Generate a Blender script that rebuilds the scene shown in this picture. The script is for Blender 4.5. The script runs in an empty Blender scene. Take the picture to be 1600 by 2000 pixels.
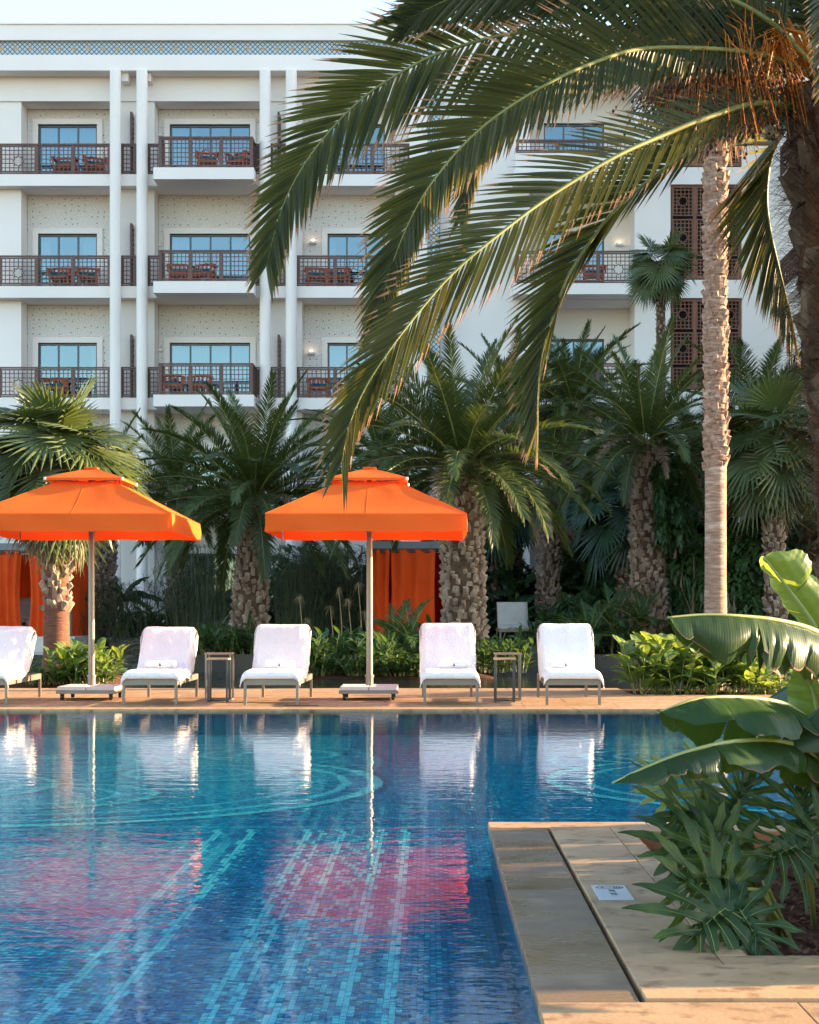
import bpy, math, random
import numpy as np
from mathutils import Vector, Matrix, noise

# ------------------------------------------------------------------ camera, sky, sun, exposure
S = bpy.context.scene
COL = S.collection
F, XV, YH, EYE = 3168.0, 840.0, 1195.0, 1.2      # focal length in photo pixels, level view, eye height
rad = math.radians

cam_d = bpy.data.cameras.new("camera")
cam_d.sensor_fit = 'HORIZONTAL'
cam_d.sensor_width = 36.0
cam_d.lens = 36.0 * F / 1600.0
cam_d.shift_x = -(XV - 800.0) / 1600.0
cam_d.shift_y = (YH - 1000.0) / 1600.0
cam_d.clip_start = 0.05
cam_d.clip_end = 3000.0
cam = bpy.data.objects.new("camera", cam_d)
cam.location = (0, 0, EYE)
cam.rotation_euler = (rad(90), 0, 0)
COL.objects.link(cam)
S.camera = cam

SUN_EL, SUN_BACK = 12.5, 12.0      # low sun from the right, a little behind the hotel front
world = bpy.data.worlds.new("World")
S.world = world
world.use_nodes = True
wn = world.node_tree.nodes
wl = world.node_tree.links
wn.clear()
sky = wn.new('ShaderNodeTexSky')
sky.sky_type = 'NISHITA'
sky.sun_disc = False
sky.sun_elevation = rad(SUN_EL)
sky.sun_rotation = rad(90.0 - SUN_BACK)
sky.altitude = 0
sky.air_density = 1.0
sky.dust_density = 0.6
sky.ozone_density = 1.0
bg = wn.new('ShaderNodeBackground')
bg.inputs[1].default_value = 0.125
wo = wn.new('ShaderNodeOutputWorld')
wl.new(sky.outputs[0], bg.inputs[0])
wl.new(bg.outputs[0], wo.inputs[0])

sun_d = bpy.data.lights.new("sun", 'SUN')
sun_d.energy = 5.0
sun_d.angle = rad(0.5)
sun_d.color = (1.0, 0.70, 0.42)
sun = bpy.data.objects.new("sun", sun_d)
sv = Vector((math.cos(rad(SUN_EL)) * math.cos(rad(SUN_BACK)), math.cos(rad(SUN_EL)) * math.sin(rad(SUN_BACK)), math.sin(rad(SUN_EL))))
sun.rotation_euler = sv.to_track_quat('Z', 'Y').to_euler()
sun.location = sv * 60
COL.objects.link(sun)

S.view_settings.view_transform = 'Standard'
S.view_settings.look = 'None'
S.view_settings.gamma = 1.0
S.view_settings.use_curve_mapping = False
S.view_settings.exposure = 2.52
S.render.engine = 'CYCLES'
S.cycles.max_bounces = 8
S.cycles.diffuse_bounces = 4
S.cycles.glossy_bounces = 4
S.cycles.transparent_max_bounces = 12
S.cycles.caustics_reflective = False
S.cycles.caustics_refractive = True
S.cycles.use_denoising = True
S.cycles.sample_clamp_indirect = 6.0

R = random.Random(7)
U = R.uniform


def P(px, py, Z):
    return Vector(((px - XV) * Z / F, Z, EYE - (py - YH) * Z / F))


def X(px, Z):
    return (px - XV) * Z / F


def H(py, Z):
    return EYE - (py - YH) * Z / F


# ------------------------------------------------------------------ mesh helpers
class MB:
    def __init__(self):
        self.v, self.f, self.m = [], [], []
        self.mi = 0

    def add(self, vs, fs):
        b = len(self.v)
        self.v.extend([tuple(p) for p in vs])
        for f in fs:
            self.f.append(tuple(b + i for i in f))
            self.m.append(self.mi)

    def box(self, x0, x1, y0, y1, z0, z1, M=None):
        vs = [(x, y, z) for z in (z0, z1) for y in (y0, y1) for x in (x0, x1)]
        if M is not None:
            vs = [M @ Vector(p) for p in vs]
        self.add(vs, [(0, 2, 3, 1), (4, 5, 7, 6), (0, 1, 5, 4), (2, 6, 7, 3), (0, 4, 6, 2), (1, 3, 7, 5)])

    def slab(self, x0, x1, y0, y1, z0, z1, c=0.004):
        vs = []
        for (z, i) in ((z0, 0), (z1 - c, 0), (z1, c)):
            vs += [(x0 + i, y0 + i, z), (x1 - i, y0 + i, z), (x1 - i, y1 - i, z), (x0 + i, y1 - i, z)]
        fs = [(3, 2, 1, 0), (8, 9, 10, 11)]
        for k in (0, 4):
            for i in range(4):
                j = (i + 1) % 4
                fs.append((k + i, k + j, k + 4 + j, k + 4 + i))
        self.add(vs, fs)

    def tube(self, pts, rads, n=6, caps=True, up=Vector((0, 0, 1))):
        pts = [Vector(p) for p in pts]
        if not isinstance(rads, (list, tuple)):
            rads = [rads] * len(pts)
        vs = []
        for i, p in enumerate(pts):
            t = pts[min(i + 1, len(pts) - 1)] - pts[max(i - 1, 0)]
            t.normalize()
            u = up if abs(t.dot(up)) < 0.95 else Vector((1, 0, 0))
            s = t.cross(u).normalized()
            w = s.cross(t)
            for k in range(n):
                a = 2 * math.pi * k / n
                vs.append(p + (s * math.cos(a) + w * math.sin(a)) * rads[i])
        fs = []
        for i in range(len(pts) - 1):
            for k in range(n):
                k2 = (k + 1) % n
                fs.append((i * n + k, i * n + k2, (i + 1) * n + k2, (i + 1) * n + k))
        if caps:
            fs.append(tuple(range(n - 1, -1, -1)))
            b = (len(pts) - 1) * n
            fs.append(tuple(b + k for k in range(n)))
        self.add(vs, fs)

    def cyl(self, x, y, z0, z1, r0, r1=None, n=16):
        self.tube([(x, y, z0), (x, y, z1)], [r0, r0 if r1 is None else r1], n)

    def grid(self, fn, nu, nv):
        vs = [fn(i / nu, j / nv) for j in range(nv + 1) for i in range(nu + 1)]
        fs = [(j * (nu + 1) + i, j * (nu + 1) + i + 1, (j + 1) * (nu + 1) + i + 1, (j + 1) * (nu + 1) + i) for j in range(nv) for i in range(nu)]
        self.add(vs, fs)

    def mesh(self, name, mats, smooth=False):
        me = bpy.data.meshes.new(name)
        me.from_pydata(self.v, [], self.f)
        for m in (mats if isinstance(mats, (list, tuple)) else [mats]):
            me.materials.append(m)
        if any(self.m):
            me.polygons.foreach_set('material_index', self.m)
        if smooth:
            me.polygons.foreach_set('use_smooth', [True] * len(self.f))
        me.update()
        return me

    def build(self, name, mats, parent=None, smooth=False, abs_=False):
        return put(name, self.mesh(name, mats, smooth), parent, abs_=abs_)


def put(name, me, parent=None, loc=(0, 0, 0), rot=(0, 0, 0), scale=1.0, abs_=False):
    o = bpy.data.objects.new(name, me)
    COL.objects.link(o)
    o.location = loc
    o.rotation_euler = rot
    o.scale = (scale, scale, scale) if not isinstance(scale, tuple) else scale
    if parent is not None:
        o.parent = parent
        if abs_:                                   # mesh written in world coordinates
            q = parent
            off = Vector((0, 0, 0))
            while q is not None:
                off += q.location
                q = q.parent
            o.location = -off
    return o


def tag(o, label, cat, group=None):
    o['label'] = label
    o['category'] = cat
    if group:
        o['group'] = group
    return o


def thing(name, label, cat, loc=(0, 0, 0), rz=0.0, group=None):
    o = bpy.data.objects.new(name, None)
    o.empty_display_size = 0.2
    COL.objects.link(o)
    o.location = loc
    o.rotation_euler = (0, 0, rz)
    return tag(o, label, cat, group)


def dup(root, loc, rz=None, label=None, scale=None):
    r = root.copy()
    COL.objects.link(r)
    r.location = loc
    if rz is not None:
        r.rotation_euler = (0, 0, rz)
    if scale is not None:
        r.scale = (scale,) * 3
    if label:
        r['label'] = label
    for ch in list(root.children):
        c = ch.copy()
        COL.objects.link(c)
        c.parent = r
        for g in list(ch.children):
            d = g.copy()
            COL.objects.link(d)
            d.parent = c
    return r


def struct(o):
    o['kind'] = 'structure'
    return o


def stuff(o):
    o['kind'] = 'stuff'
    return o


# ------------------------------------------------------------------ materials
def _nt(name):
    m = bpy.data.materials.new(name)
    m.use_nodes = True
    nt = m.node_tree
    nt.nodes.clear()
    out = nt.nodes.new('ShaderNodeOutputMaterial')
    return m, nt, out


def _n(nt, t, **kw):
    n = nt.nodes.new(t)
    for k, v in kw.items():
        if k.startswith('i_'):
            key = k[2:]
            n.inputs[int(key) if key.isdigit() else key].default_value = v
        else:
            setattr(n, k, v)
    return n


def c4(c):
    return (c[0], c[1], c[2], 1.0)


def surf(name, col, col2=None, scale=4.0, rough=0.6, bump=0.0, bscale=None, metallic=0.0, spec=0.5, transl=0.0, tcol=None,
         detail=6.0, stretch=(1, 1, 1), rand=0.0, contrast=(0.35, 0.65), coords='Object', sheen=0.0, rough2=None, col3=None, scale3=30.0, amt3=0.5, c3=(0.55, 0.7), offset=False, veins=None):
    """noise-mottled procedural surface; rand = value change from object to object"""
    m, nt, out = _nt(name)
    L = nt.links.new
    b = _n(nt, 'ShaderNodeBsdfPrincipled')
    b.inputs['Roughness'].default_value = rough
    b.inputs['Metallic'].default_value = metallic
    b.inputs['Specular IOR Level'].default_value = spec
    if sheen:
        b.inputs['Sheen Weight'].default_value = sheen
    tc = _n(nt, 'ShaderNodeTexCoord')
    mp = _n(nt, 'ShaderNodeMapping')
    mp.inputs['Scale'].default_value = stretch
    if offset:                                       # each copy is cut from another place of the block
        oi0 = _n(nt, 'ShaderNodeObjectInfo')
        ml = _n(nt, 'ShaderNodeMath', operation='MULTIPLY', i_1=37.0)
        L(oi0.outputs['Random'], ml.inputs[0])
        va = _n(nt, 'ShaderNodeVectorMath', operation='ADD')
        L(tc.outputs[coords], va.inputs[0])
        L(ml.outputs[0], va.inputs[1])
        L(va.outputs[0], mp.inputs[0])
    else:
        L(tc.outputs[coords], mp.inputs[0])
    nz = _n(nt, 'ShaderNodeTexNoise', i_Scale=scale, i_Detail=detail, i_Roughness=0.6)
    L(mp.outputs[0], nz.inputs['Vector'])
    cr = _n(nt, 'ShaderNodeValToRGB')
    cr.color_ramp.elements[0].position, cr.color_ramp.elements[1].position = contrast
    cr.color_ramp.elements[0].color = c4(col)
    cr.color_ramp.elements[1].color = c4(col2 or col)
    L(nz.outputs[0], cr.inputs[0])
    cout = cr.outputs[0]
    if col3 is not None:
        n3 = _n(nt, 'ShaderNodeTexNoise', i_Scale=scale3, i_Detail=4.0)
        L(mp.outputs[0], n3.inputs['Vector'])
        r3 = _n(nt, 'ShaderNodeMapRange')
        r3.inputs[1].default_value, r3.inputs[2].default_value = c3
        r3.inputs[4].default_value = amt3
        L(n3.outputs[0], r3.inputs[0])
        mx = _n(nt, 'ShaderNodeMix', data_type='RGBA')
        mx.inputs[7].default_value = c4(col3)
        L(r3.outputs[0], mx.inputs[0])
        L(cout, mx.inputs[6])
        cout = mx.outputs[2]
    if veins:                                        # fine parallel side veins
        wv = _n(nt, 'ShaderNodeTexWave', i_Scale=veins[1], i_Distortion=1.5, i_Detail=2.0)
        wv.bands_direction = veins[0]
        L(tc.outputs['Object'], wv.inputs['Vector'])
        wr = _n(nt, 'ShaderNodeMapRange')
        wr.inputs[3].default_value, wr.inputs[4].default_value = 1 - veins[2], 1 + veins[2] * .6
        L(wv.outputs['Fac'], wr.inputs[0])
        hv = _n(nt, 'ShaderNodeHueSaturation')
        L(wr.outputs[0], hv.inputs['Value'])
        L(cout, hv.inputs['Color'])
        cout = hv.outputs[0]
        vb = _n(nt, 'ShaderNodeBump', i_Strength=0.06, i_Distance=0.01)
        L(wv.outputs['Fac'], vb.inputs['Height'])
        L(vb.outputs[0], b.inputs['Normal'])
    if rand:
        oi = _n(nt, 'ShaderNodeObjectInfo')
        mr = _n(nt, 'ShaderNodeMapRange')
        mr.inputs[3].default_value, mr.inputs[4].default_value = 1 - rand, 1 + rand
        L(oi.outputs['Random'], mr.inputs[0])
        hs = _n(nt, 'ShaderNodeHueSaturation')
        L(mr.outputs[0], hs.inputs['Value'])
        L(cout, hs.inputs['Color'])
        cout = hs.outputs[0]
    L(cout, b.inputs['Base Color'])
    if rough2 is not None:
        rr = _n(nt, 'ShaderNodeMapRange')
        rr.inputs[1].default_value, rr.inputs[2].default_value = contrast
        rr.inputs[3].default_value, rr.inputs[4].default_value = rough, rough2
        L(nz.outputs[0], rr.inputs[0])
        L(rr.outputs[0], b.inputs['Roughness'])
    if bump:
        nb = _n(nt, 'ShaderNodeTexNoise', i_Scale=bscale or scale * 3, i_Detail=5.0)
        L(mp.outputs[0], nb.inputs['Vector'])
        bp = _n(nt, 'ShaderNodeBump', i_Strength=bump, i_Distance=0.02)
        L(nb.outputs[0], bp.inputs['Height'])
        L(bp.outputs[0], b.inputs['Normal'])
    if transl:
        t = _n(nt, 'ShaderNodeBsdfTranslucent')
        if tcol is None:
            L(cout, t.inputs[0])
        else:
            t.inputs[0].default_value = c4(tcol)
        mx = _n(nt, 'ShaderNodeMixShader', i_0=transl)
        L(b.outputs[0], mx.inputs[1])
        L(t.outputs[0], mx.inputs[2])
        L(mx.outputs[0], out.inputs[0])
    else:
        L(b.outputs[0], out.inputs[0])
    return m


M = {}
M['white'] = surf('white_render', (0.87, 0.815, 0.77), (0.83, 0.775, 0.73), 0.6, 0.75, 0.12, 25, spec=0.25)
M['cream'] = surf('cream_render', (0.82, 0.77, 0.72), (0.78, 0.73, 0.68), 0.5, 0.8, 0.12, 25, spec=0.2)
M['brownrail'] = surf('brown_painted_metal', (0.135, 0.062, 0.047), (0.095, 0.043, 0.033), 6, 0.45, 0.05)
M['wood'] = surf('reddish_carved_wood', (0.25, 0.098, 0.050), (0.16, 0.060, 0.030), 5, 0.5, 0.15, stretch=(1, 1, 0.2))
M['dark'] = surf('unlit_room_black', (0.02, 0.02, 0.022), None, 2, 0.8)  # near-black stands in for the shade inside the rooms
M['frame'] = surf('grey_aluminium', (0.10, 0.11, 0.12), (0.085, 0.09, 0.10), 3, 0.4, metallic=0.3)
M['stone'] = surf('travertine', (0.44, 0.285, 0.155), (0.32, 0.195, 0.100), 2.6, 0.5, 0.10, 60, spec=0.25, stretch=(1.0, 1.1, 1), rand=0.08, rough2=0.7, col3=(0.13, 0.065, 0.035), scale3=11.0, amt3=0.7, c3=(0.54, 0.70), offset=True)
M['wetstone'] = surf('wet_travertine', (0.22, 0.14, 0.072), (0.14, 0.087, 0.044), 1.7, 0.10, 0.06, 30, spec=0.5, stretch=(0.9, 1.5, 1), rand=0.06, rough2=0.45, col3=(0.30, 0.21, 0.13), scale3=4.0, amt3=0.5, c3=(0.55, 0.7), offset=True)
M['soil'] = surf('brown_soil', (0.11, 0.048, 0.026), (0.045, 0.022, 0.014), 9, 0.95, 0.8, 30, spec=0.1)
M['terracotta'] = surf('terracotta_edge', (0.42, 0.16, 0.07), (0.33, 0.12, 0.05), 5, 0.8, 0.1)
M['black'] = surf('black_marble', (0.018, 0.02, 0.023), (0.03, 0.034, 0.038), 2, 0.22, 0.03, 20, col3=(0.25, 0.27, 0.28), scale3=5.0, amt3=0.25, c3=(0.63, 0.70), stretch=(1, 3, 1))
M['metal'] = surf('bronze_lacquered_metal', (0.22, 0.19, 0.155), (0.19, 0.165, 0.135), 8, 0.42, metallic=0.35)
M['darkmetal'] = surf('dark_grey_metal', (0.055, 0.06, 0.068), (0.045, 0.05, 0.055), 8, 0.45, metallic=0.3)
M['teak'] = surf('weathered_teak', (0.36, 0.24, 0.16), (0.24, 0.15, 0.10), 6, 0.7, 0.1, stretch=(1, 6, 1))
M['towel'] = surf('white_terry_towel', (0.90, 0.865, 0.86), (0.86, 0.82, 0.82), 5, 0.95, 0.75, 55, spec=0.1, sheen=0.3, transl=0.08)
M['ballast'] = surf('white_ballast_slab', (0.70, 0.62, 0.57), (0.62, 0.54, 0.49), 4, 0.8, 0.1)
M['rubber'] = surf('black_rubber', (0.02, 0.02, 0.02), None, 4, 0.6)
M['canvas'] = surf('orange_canvas', (0.84, 0.165, 0.024), (0.78, 0.145, 0.020), 1.4, 0.85, 0.5, 2.6, spec=0.15, transl=0.32, tcol=(0.80, 0.06, 0.012), rand=0.03)
M['curtain'] = surf('orange_curtain', (0.88, 0.11, 0.018), (0.80, 0.09, 0.015), 2, 0.9, 0.1, 30, spec=0.1, transl=0.25, tcol=(0.7, 0.05, 0.01), rand=0.08)
M['cushion'] = surf('beige_cushion', (0.42, 0.38, 0.33), (0.37, 0.33, 0.29), 4, 0.9, 0.2, 60)
M['greymetal'] = surf('grey_cabana_metal', (0.17, 0.19, 0.19), (0.14, 0.155, 0.16), 3, 0.5)
M['orangewood'] = surf('orange_varnished_wood', (0.62, 0.13, 0.04), (0.48, 0.09, 0.03), 6, 0.5)
M['teal'] = surf('teal_cushion', (0.02, 0.13, 0.18), (0.015, 0.09, 0.13), 4, 0.9)
M['steel'] = surf('brushed_steel_plate', (0.62, 0.66, 0.70), (0.56, 0.60, 0.64), 5, 0.35, metallic=0.55)
M['ink'] = surf('engraved_dark', (0.05, 0.045, 0.05), None, 4, 0.7)
# foliage
M['datenear'] = surf('date_leaflet', (0.042, 0.056, 0.019), (0.026, 0.039, 0.016), 1.3, 0.40, 0, spec=0.35, transl=0.30, tcol=(0.24, 0.21, 0.03), col3=(0.20, 0.14, 0.05), scale3=2.2, amt3=0.35, c3=(0.60, 0.75))
M['dateedge'] = surf('date_leaflet_dry_tip', (0.46, 0.26, 0.13), (0.34, 0.17, 0.08), 4, 0.7, transl=0.25)
M['rachis'] = surf('date_rachis', (0.22, 0.22, 0.06), (0.15, 0.17, 0.045), 3, 0.5)
M['date'] = surf('palm_leaf', (0.074, 0.098, 0.024), (0.040, 0.060, 0.018), 0.9, 0.45, 0, spec=0.35, transl=0.22, tcol=(0.13, 0.18, 0.03), rand=0.28)
M['dead'] = surf('dry_palm_leaf', (0.30, 0.20, 0.11), (0.20, 0.12, 0.065), 1.2, 0.8, transl=0.2, rand=0.2)
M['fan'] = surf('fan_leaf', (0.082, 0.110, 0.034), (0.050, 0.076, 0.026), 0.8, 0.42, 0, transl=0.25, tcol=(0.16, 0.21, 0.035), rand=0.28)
M['fandark'] = surf('shade_darkened_fan_leaf', (0.04, 0.085, 0.040), (0.025, 0.06, 0.030), 0.8, 0.42, 0, transl=0.25, rand=0.25)  # darker copy of the fan leaf, garden shade put into its colour
M['trunk'] = surf('palm_trunk', (0.13, 0.082, 0.052), (0.06, 0.038, 0.026), 7, 0.95, 0.8, 22, spec=0.1)
M['boot'] = surf('palm_leaf_base', (0.40, 0.31, 0.235), (0.17, 0.115, 0.08), 6, 0.9, 0.5, 20, spec=0.15, stretch=(1, 1, 0.5))
M['bootnear'] = surf('near_palm_leaf_base', (0.22, 0.145, 0.095), (0.065, 0.037, 0.022), 5, 0.9, 0.6, 22, spec=0.15, stretch=(1, 1, 0.4))
M['fibre'] = surf('palm_fibre', (0.13, 0.062, 0.032), (0.07, 0.032, 0.017), 6, 0.95, 0.5, spec=0.1)
M['ringed'] = surf('ringed_palm_bark', (0.38, 0.26, 0.19), (0.21, 0.13, 0.09), 5, 0.9, 0.9, 9, spec=0.15, stretch=(1, 1, 5), col3=(0.56, 0.45, 0.37), scale3=3.0, amt3=0.6)
M['ginger'] = surf('reddish_bark', (0.19, 0.085, 0.055), (0.11, 0.05, 0.035), 6, 0.9, 0.8, 9, spec=0.15, stretch=(1, 1, 5))
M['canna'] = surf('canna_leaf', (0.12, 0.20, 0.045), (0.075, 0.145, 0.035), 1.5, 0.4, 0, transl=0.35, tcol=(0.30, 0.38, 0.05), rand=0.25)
M['cannadark'] = surf('shade_darkened_leaf', (0.055, 0.115, 0.032), (0.035, 0.08, 0.026), 1.5, 0.4, 0, transl=0.3, tcol=(0.12, 0.2, 0.03), rand=0.3)  # canna green darkened, the shade of the beds is in the colour
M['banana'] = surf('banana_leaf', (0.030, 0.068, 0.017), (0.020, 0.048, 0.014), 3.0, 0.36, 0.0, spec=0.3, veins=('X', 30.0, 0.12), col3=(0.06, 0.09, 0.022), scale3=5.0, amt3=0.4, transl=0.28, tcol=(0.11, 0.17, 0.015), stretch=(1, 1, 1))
M['bananalight'] = surf('young_banana_leaf', (0.15, 0.22, 0.045), (0.11, 0.17, 0.035), 2.0, 0.4, 0.0, veins=('DIAGONAL', 12.0, 0.2), transl=0.42, tcol=(0.40, 0.48, 0.05))
M['bananabrown'] = surf('dry_banana_edge', (0.20, 0.10, 0.055), (0.11, 0.05, 0.03), 9, 0.8, transl=0.1)
M['bananarib'] = surf('banana_midrib', (0.30, 0.33, 0.10), (0.22, 0.25, 0.08), 3, 0.45)
M['bananastem'] = surf('banana_stem', (0.24, 0.17, 0.10), (0.12, 0.08, 0.05), 6, 0.8, 0.4)
M['philo'] = surf('philodendron_leaf', (0.024, 0.054, 0.015), (0.015, 0.037, 0.012), 2.5, 0.42, 0, spec=0.3, transl=0.22, tcol=(0.18, 0.26, 0.03), rand=0.15, col3=(0.10, 0.16, 0.03), scale3=3, amt3=0.5)
M['philolight'] = surf('philodendron_underside', (0.20, 0.24, 0.06), (0.15, 0.19, 0.05), 2.5, 0.45, 0, transl=0.35, tcol=(0.4, 0.42, 0.06))
M['philostem'] = surf('philodendron_stalk', (0.24, 0.25, 0.07), (0.17, 0.19, 0.05), 4, 0.5)
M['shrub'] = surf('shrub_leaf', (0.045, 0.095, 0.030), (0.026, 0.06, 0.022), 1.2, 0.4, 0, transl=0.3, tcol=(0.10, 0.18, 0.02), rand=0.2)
M['vine'] = surf('vine_leaf', (0.065, 0.125, 0.035), (0.035, 0.085, 0.028), 1.0, 0.4, 0, transl=0.3, tcol=(0.14, 0.22, 0.03), rand=0.2)
M['papyrus'] = surf('papyrus', (0.085, 0.11, 0.045), (0.045, 0.065, 0.028), 1.0, 0.7, transl=0.2)
M['straw'] = surf('dry_reed', (0.36, 0.27, 0.14), (0.26, 0.19, 0.10), 3, 0.8)
M['orangestalk'] = surf('orange_date_stalk', (0.72, 0.27, 0.02), (0.60, 0.19, 0.015), 4, 0.5, transl=0.35)
M['fruit'] = surf('dark_date_fruit', (0.10, 0.05, 0.02), (0.05, 0.025, 0.015), 8, 0.4)


def tile_band_mat():
    """blue diamond mosaic with gold rosettes"""
    m, nt, out = _nt('blue_gold_mosaic_band')
    L = nt.links.new
    b = _n(nt, 'ShaderNodeBsdfPrincipled')
    b.inputs['Roughness'].default_value = 0.35
    tc = _n(nt, 'ShaderNodeTexCoord')
    sp = _n(nt, 'ShaderNodeSeparateXYZ')
    L(tc.outputs['Object'], sp.inputs[0])

    def mth(op, a, c=None):
        n = _n(nt, 'ShaderNodeMath', operation=op)
        for i, q in enumerate((a, c)):
            if q is None:
                continue
            if isinstance(q, (int, float)):
                n.inputs[i].default_value = q
            else:
                L(q, n.inputs[i])
        return n.outputs[0]
    x, z = sp.outputs[0], sp.outputs[2]
    u = mth('ADD', x, z)
    w = mth('SUBTRACT', x, z)
    k = 2 * math.pi / 0.15
    lat = mth('MAXIMUM', mth('SINE', mth('MULTIPLY', u, k)), mth('SINE', mth('MULTIPLY', w, k)))
    lat2 = mth('GREATER_THAN', lat, 0.72)
    big = mth('ADD', mth('ABSOLUTE', mth('SUBTRACT', mth('FRACT', mth('DIVIDE', x, 0.44)), 0.5)), mth('ABSOLUTE', mth('SUBTRACT', mth('FRACT', mth('ADD', mth('DIVIDE', z, 0.44), 0.034)), 0.5)))
    gold = mth('LESS_THAN', big, 0.21)
    star = mth('GREATER_THAN', mth('MULTIPLY', mth('COSINE', mth('MULTIPLY', x, 2 * math.pi / 0.11)), mth('COSINE', mth('MULTIPLY', z, 2 * math.pi / 0.11))), -0.35)
    gold = mth('MULTIPLY', gold, star)
    m1 = _n(nt, 'ShaderNodeMix', data_type='RGBA')
    m1.inputs[6].default_value = (0.46, 0.52, 0.52, 1)
    m1.inputs[7].default_value = (0.025, 0.09, 0.16, 1)
    L(lat2, m1.inputs[0])
    m2 = _n(nt, 'ShaderNodeMix', data_type='RGBA')
    m2.inputs[7].default_value = (0.50, 0.28, 0.06, 1)
    L(gold, m2.inputs[0])
    L(m1.outputs[2], m2.inputs[6])
    L(m2.outputs[2], b.inputs['Base Color'])
    L(b.outputs[0], out.inputs[0])
    return m


def dotted_mat():
    """pale pebble plaster with scattered small dark studs"""
    m, nt, out = _nt('studded_pebble_plaster')
    L = nt.links.new
    b = _n(nt, 'ShaderNodeBsdfPrincipled')
    b.inputs['Roughness'].default_value = 0.8
    tc = _n(nt, 'ShaderNodeTexCoord')
    sx = _n(nt, 'ShaderNodeSeparateXYZ')
    L(tc.outputs['Object'], sx.inputs[0])
    mp = _n(nt, 'ShaderNodeCombineXYZ')
    L(sx.outputs[0], mp.inputs[0])
    L(sx.outputs[2], mp.inputs[1])
    vo = _n(nt, 'ShaderNodeTexVoronoi', feature='F1', voronoi_dimensions='2D', i_Scale=5.0, i_Randomness=0.45)
    L(mp.outputs[0], vo.inputs['Vector'])
    d = _n(nt, 'ShaderNodeMath', operation='LESS_THAN', i_1=0.095)
    L(vo.outputs['Distance'], d.inputs[0])
    sc = _n(nt, 'ShaderNodeSeparateColor')
    L(vo.outputs['Color'], sc.inputs[0])
    g = _n(nt, 'ShaderNodeMath', operation='GREATER_THAN', i_1=0.45)
    L(sc.outputs[0], g.inputs[0])
    mul = _n(nt, 'ShaderNodeMath', operation='MULTIPLY')
    L(d.outputs[0], mul.inputs[0])
    L(g.outputs[0], mul.inputs[1])
    nz = _n(nt, 'ShaderNodeTexNoise', i_Scale=26.0, i_Detail=4.0)
    L(tc.outputs['Object'], nz.inputs['Vector'])
    cr = _n(nt, 'ShaderNodeValToRGB')
    cr.color_ramp.elements[0].position, cr.color_ramp.elements[1].position = 0.38, 0.62
    cr.color_ramp.elements[0].color = (0.60, 0.575, 0.54, 1)
    cr.color_ramp.elements[1].color = (0.80, 0.77, 0.73, 1)
    L(nz.outputs[0], cr.inputs[0])
    mx = _n(nt, 'ShaderNodeMix', data_type='RGBA')
    mx.inputs[7].default_value = (0.13, 0.13, 0.11, 1)
    L(mul.outputs[0], mx.inputs[0])
    L(cr.outputs[0], mx.inputs[6])
    L(mx.outputs[2], b.inputs['Base Color'])
    L(b.outputs[0], out.inputs[0])
    return m


def glass_mat():
    m, nt, out = _nt('coated_window_glass')
    L = nt.links.new
    t = _n(nt, 'ShaderNodeBsdfTransparent')
    t.inputs[0].default_value = (0.42, 0.60, 0.68, 1)
    g = _n(nt, 'ShaderNodeBsdfGlossy')
    g.inputs[0].default_value = (0.40, 0.56, 0.64, 1)
    g.inputs['Roughness'].default_value = 0.02
    mx = _n(nt, 'ShaderNodeMixShader', i_0=0.36)
    L(t.outputs[0], mx.inputs[1])
    L(g.outputs[0], mx.inputs[2])
    L(mx.outputs[0], out.inputs[0])
    return m


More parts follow.
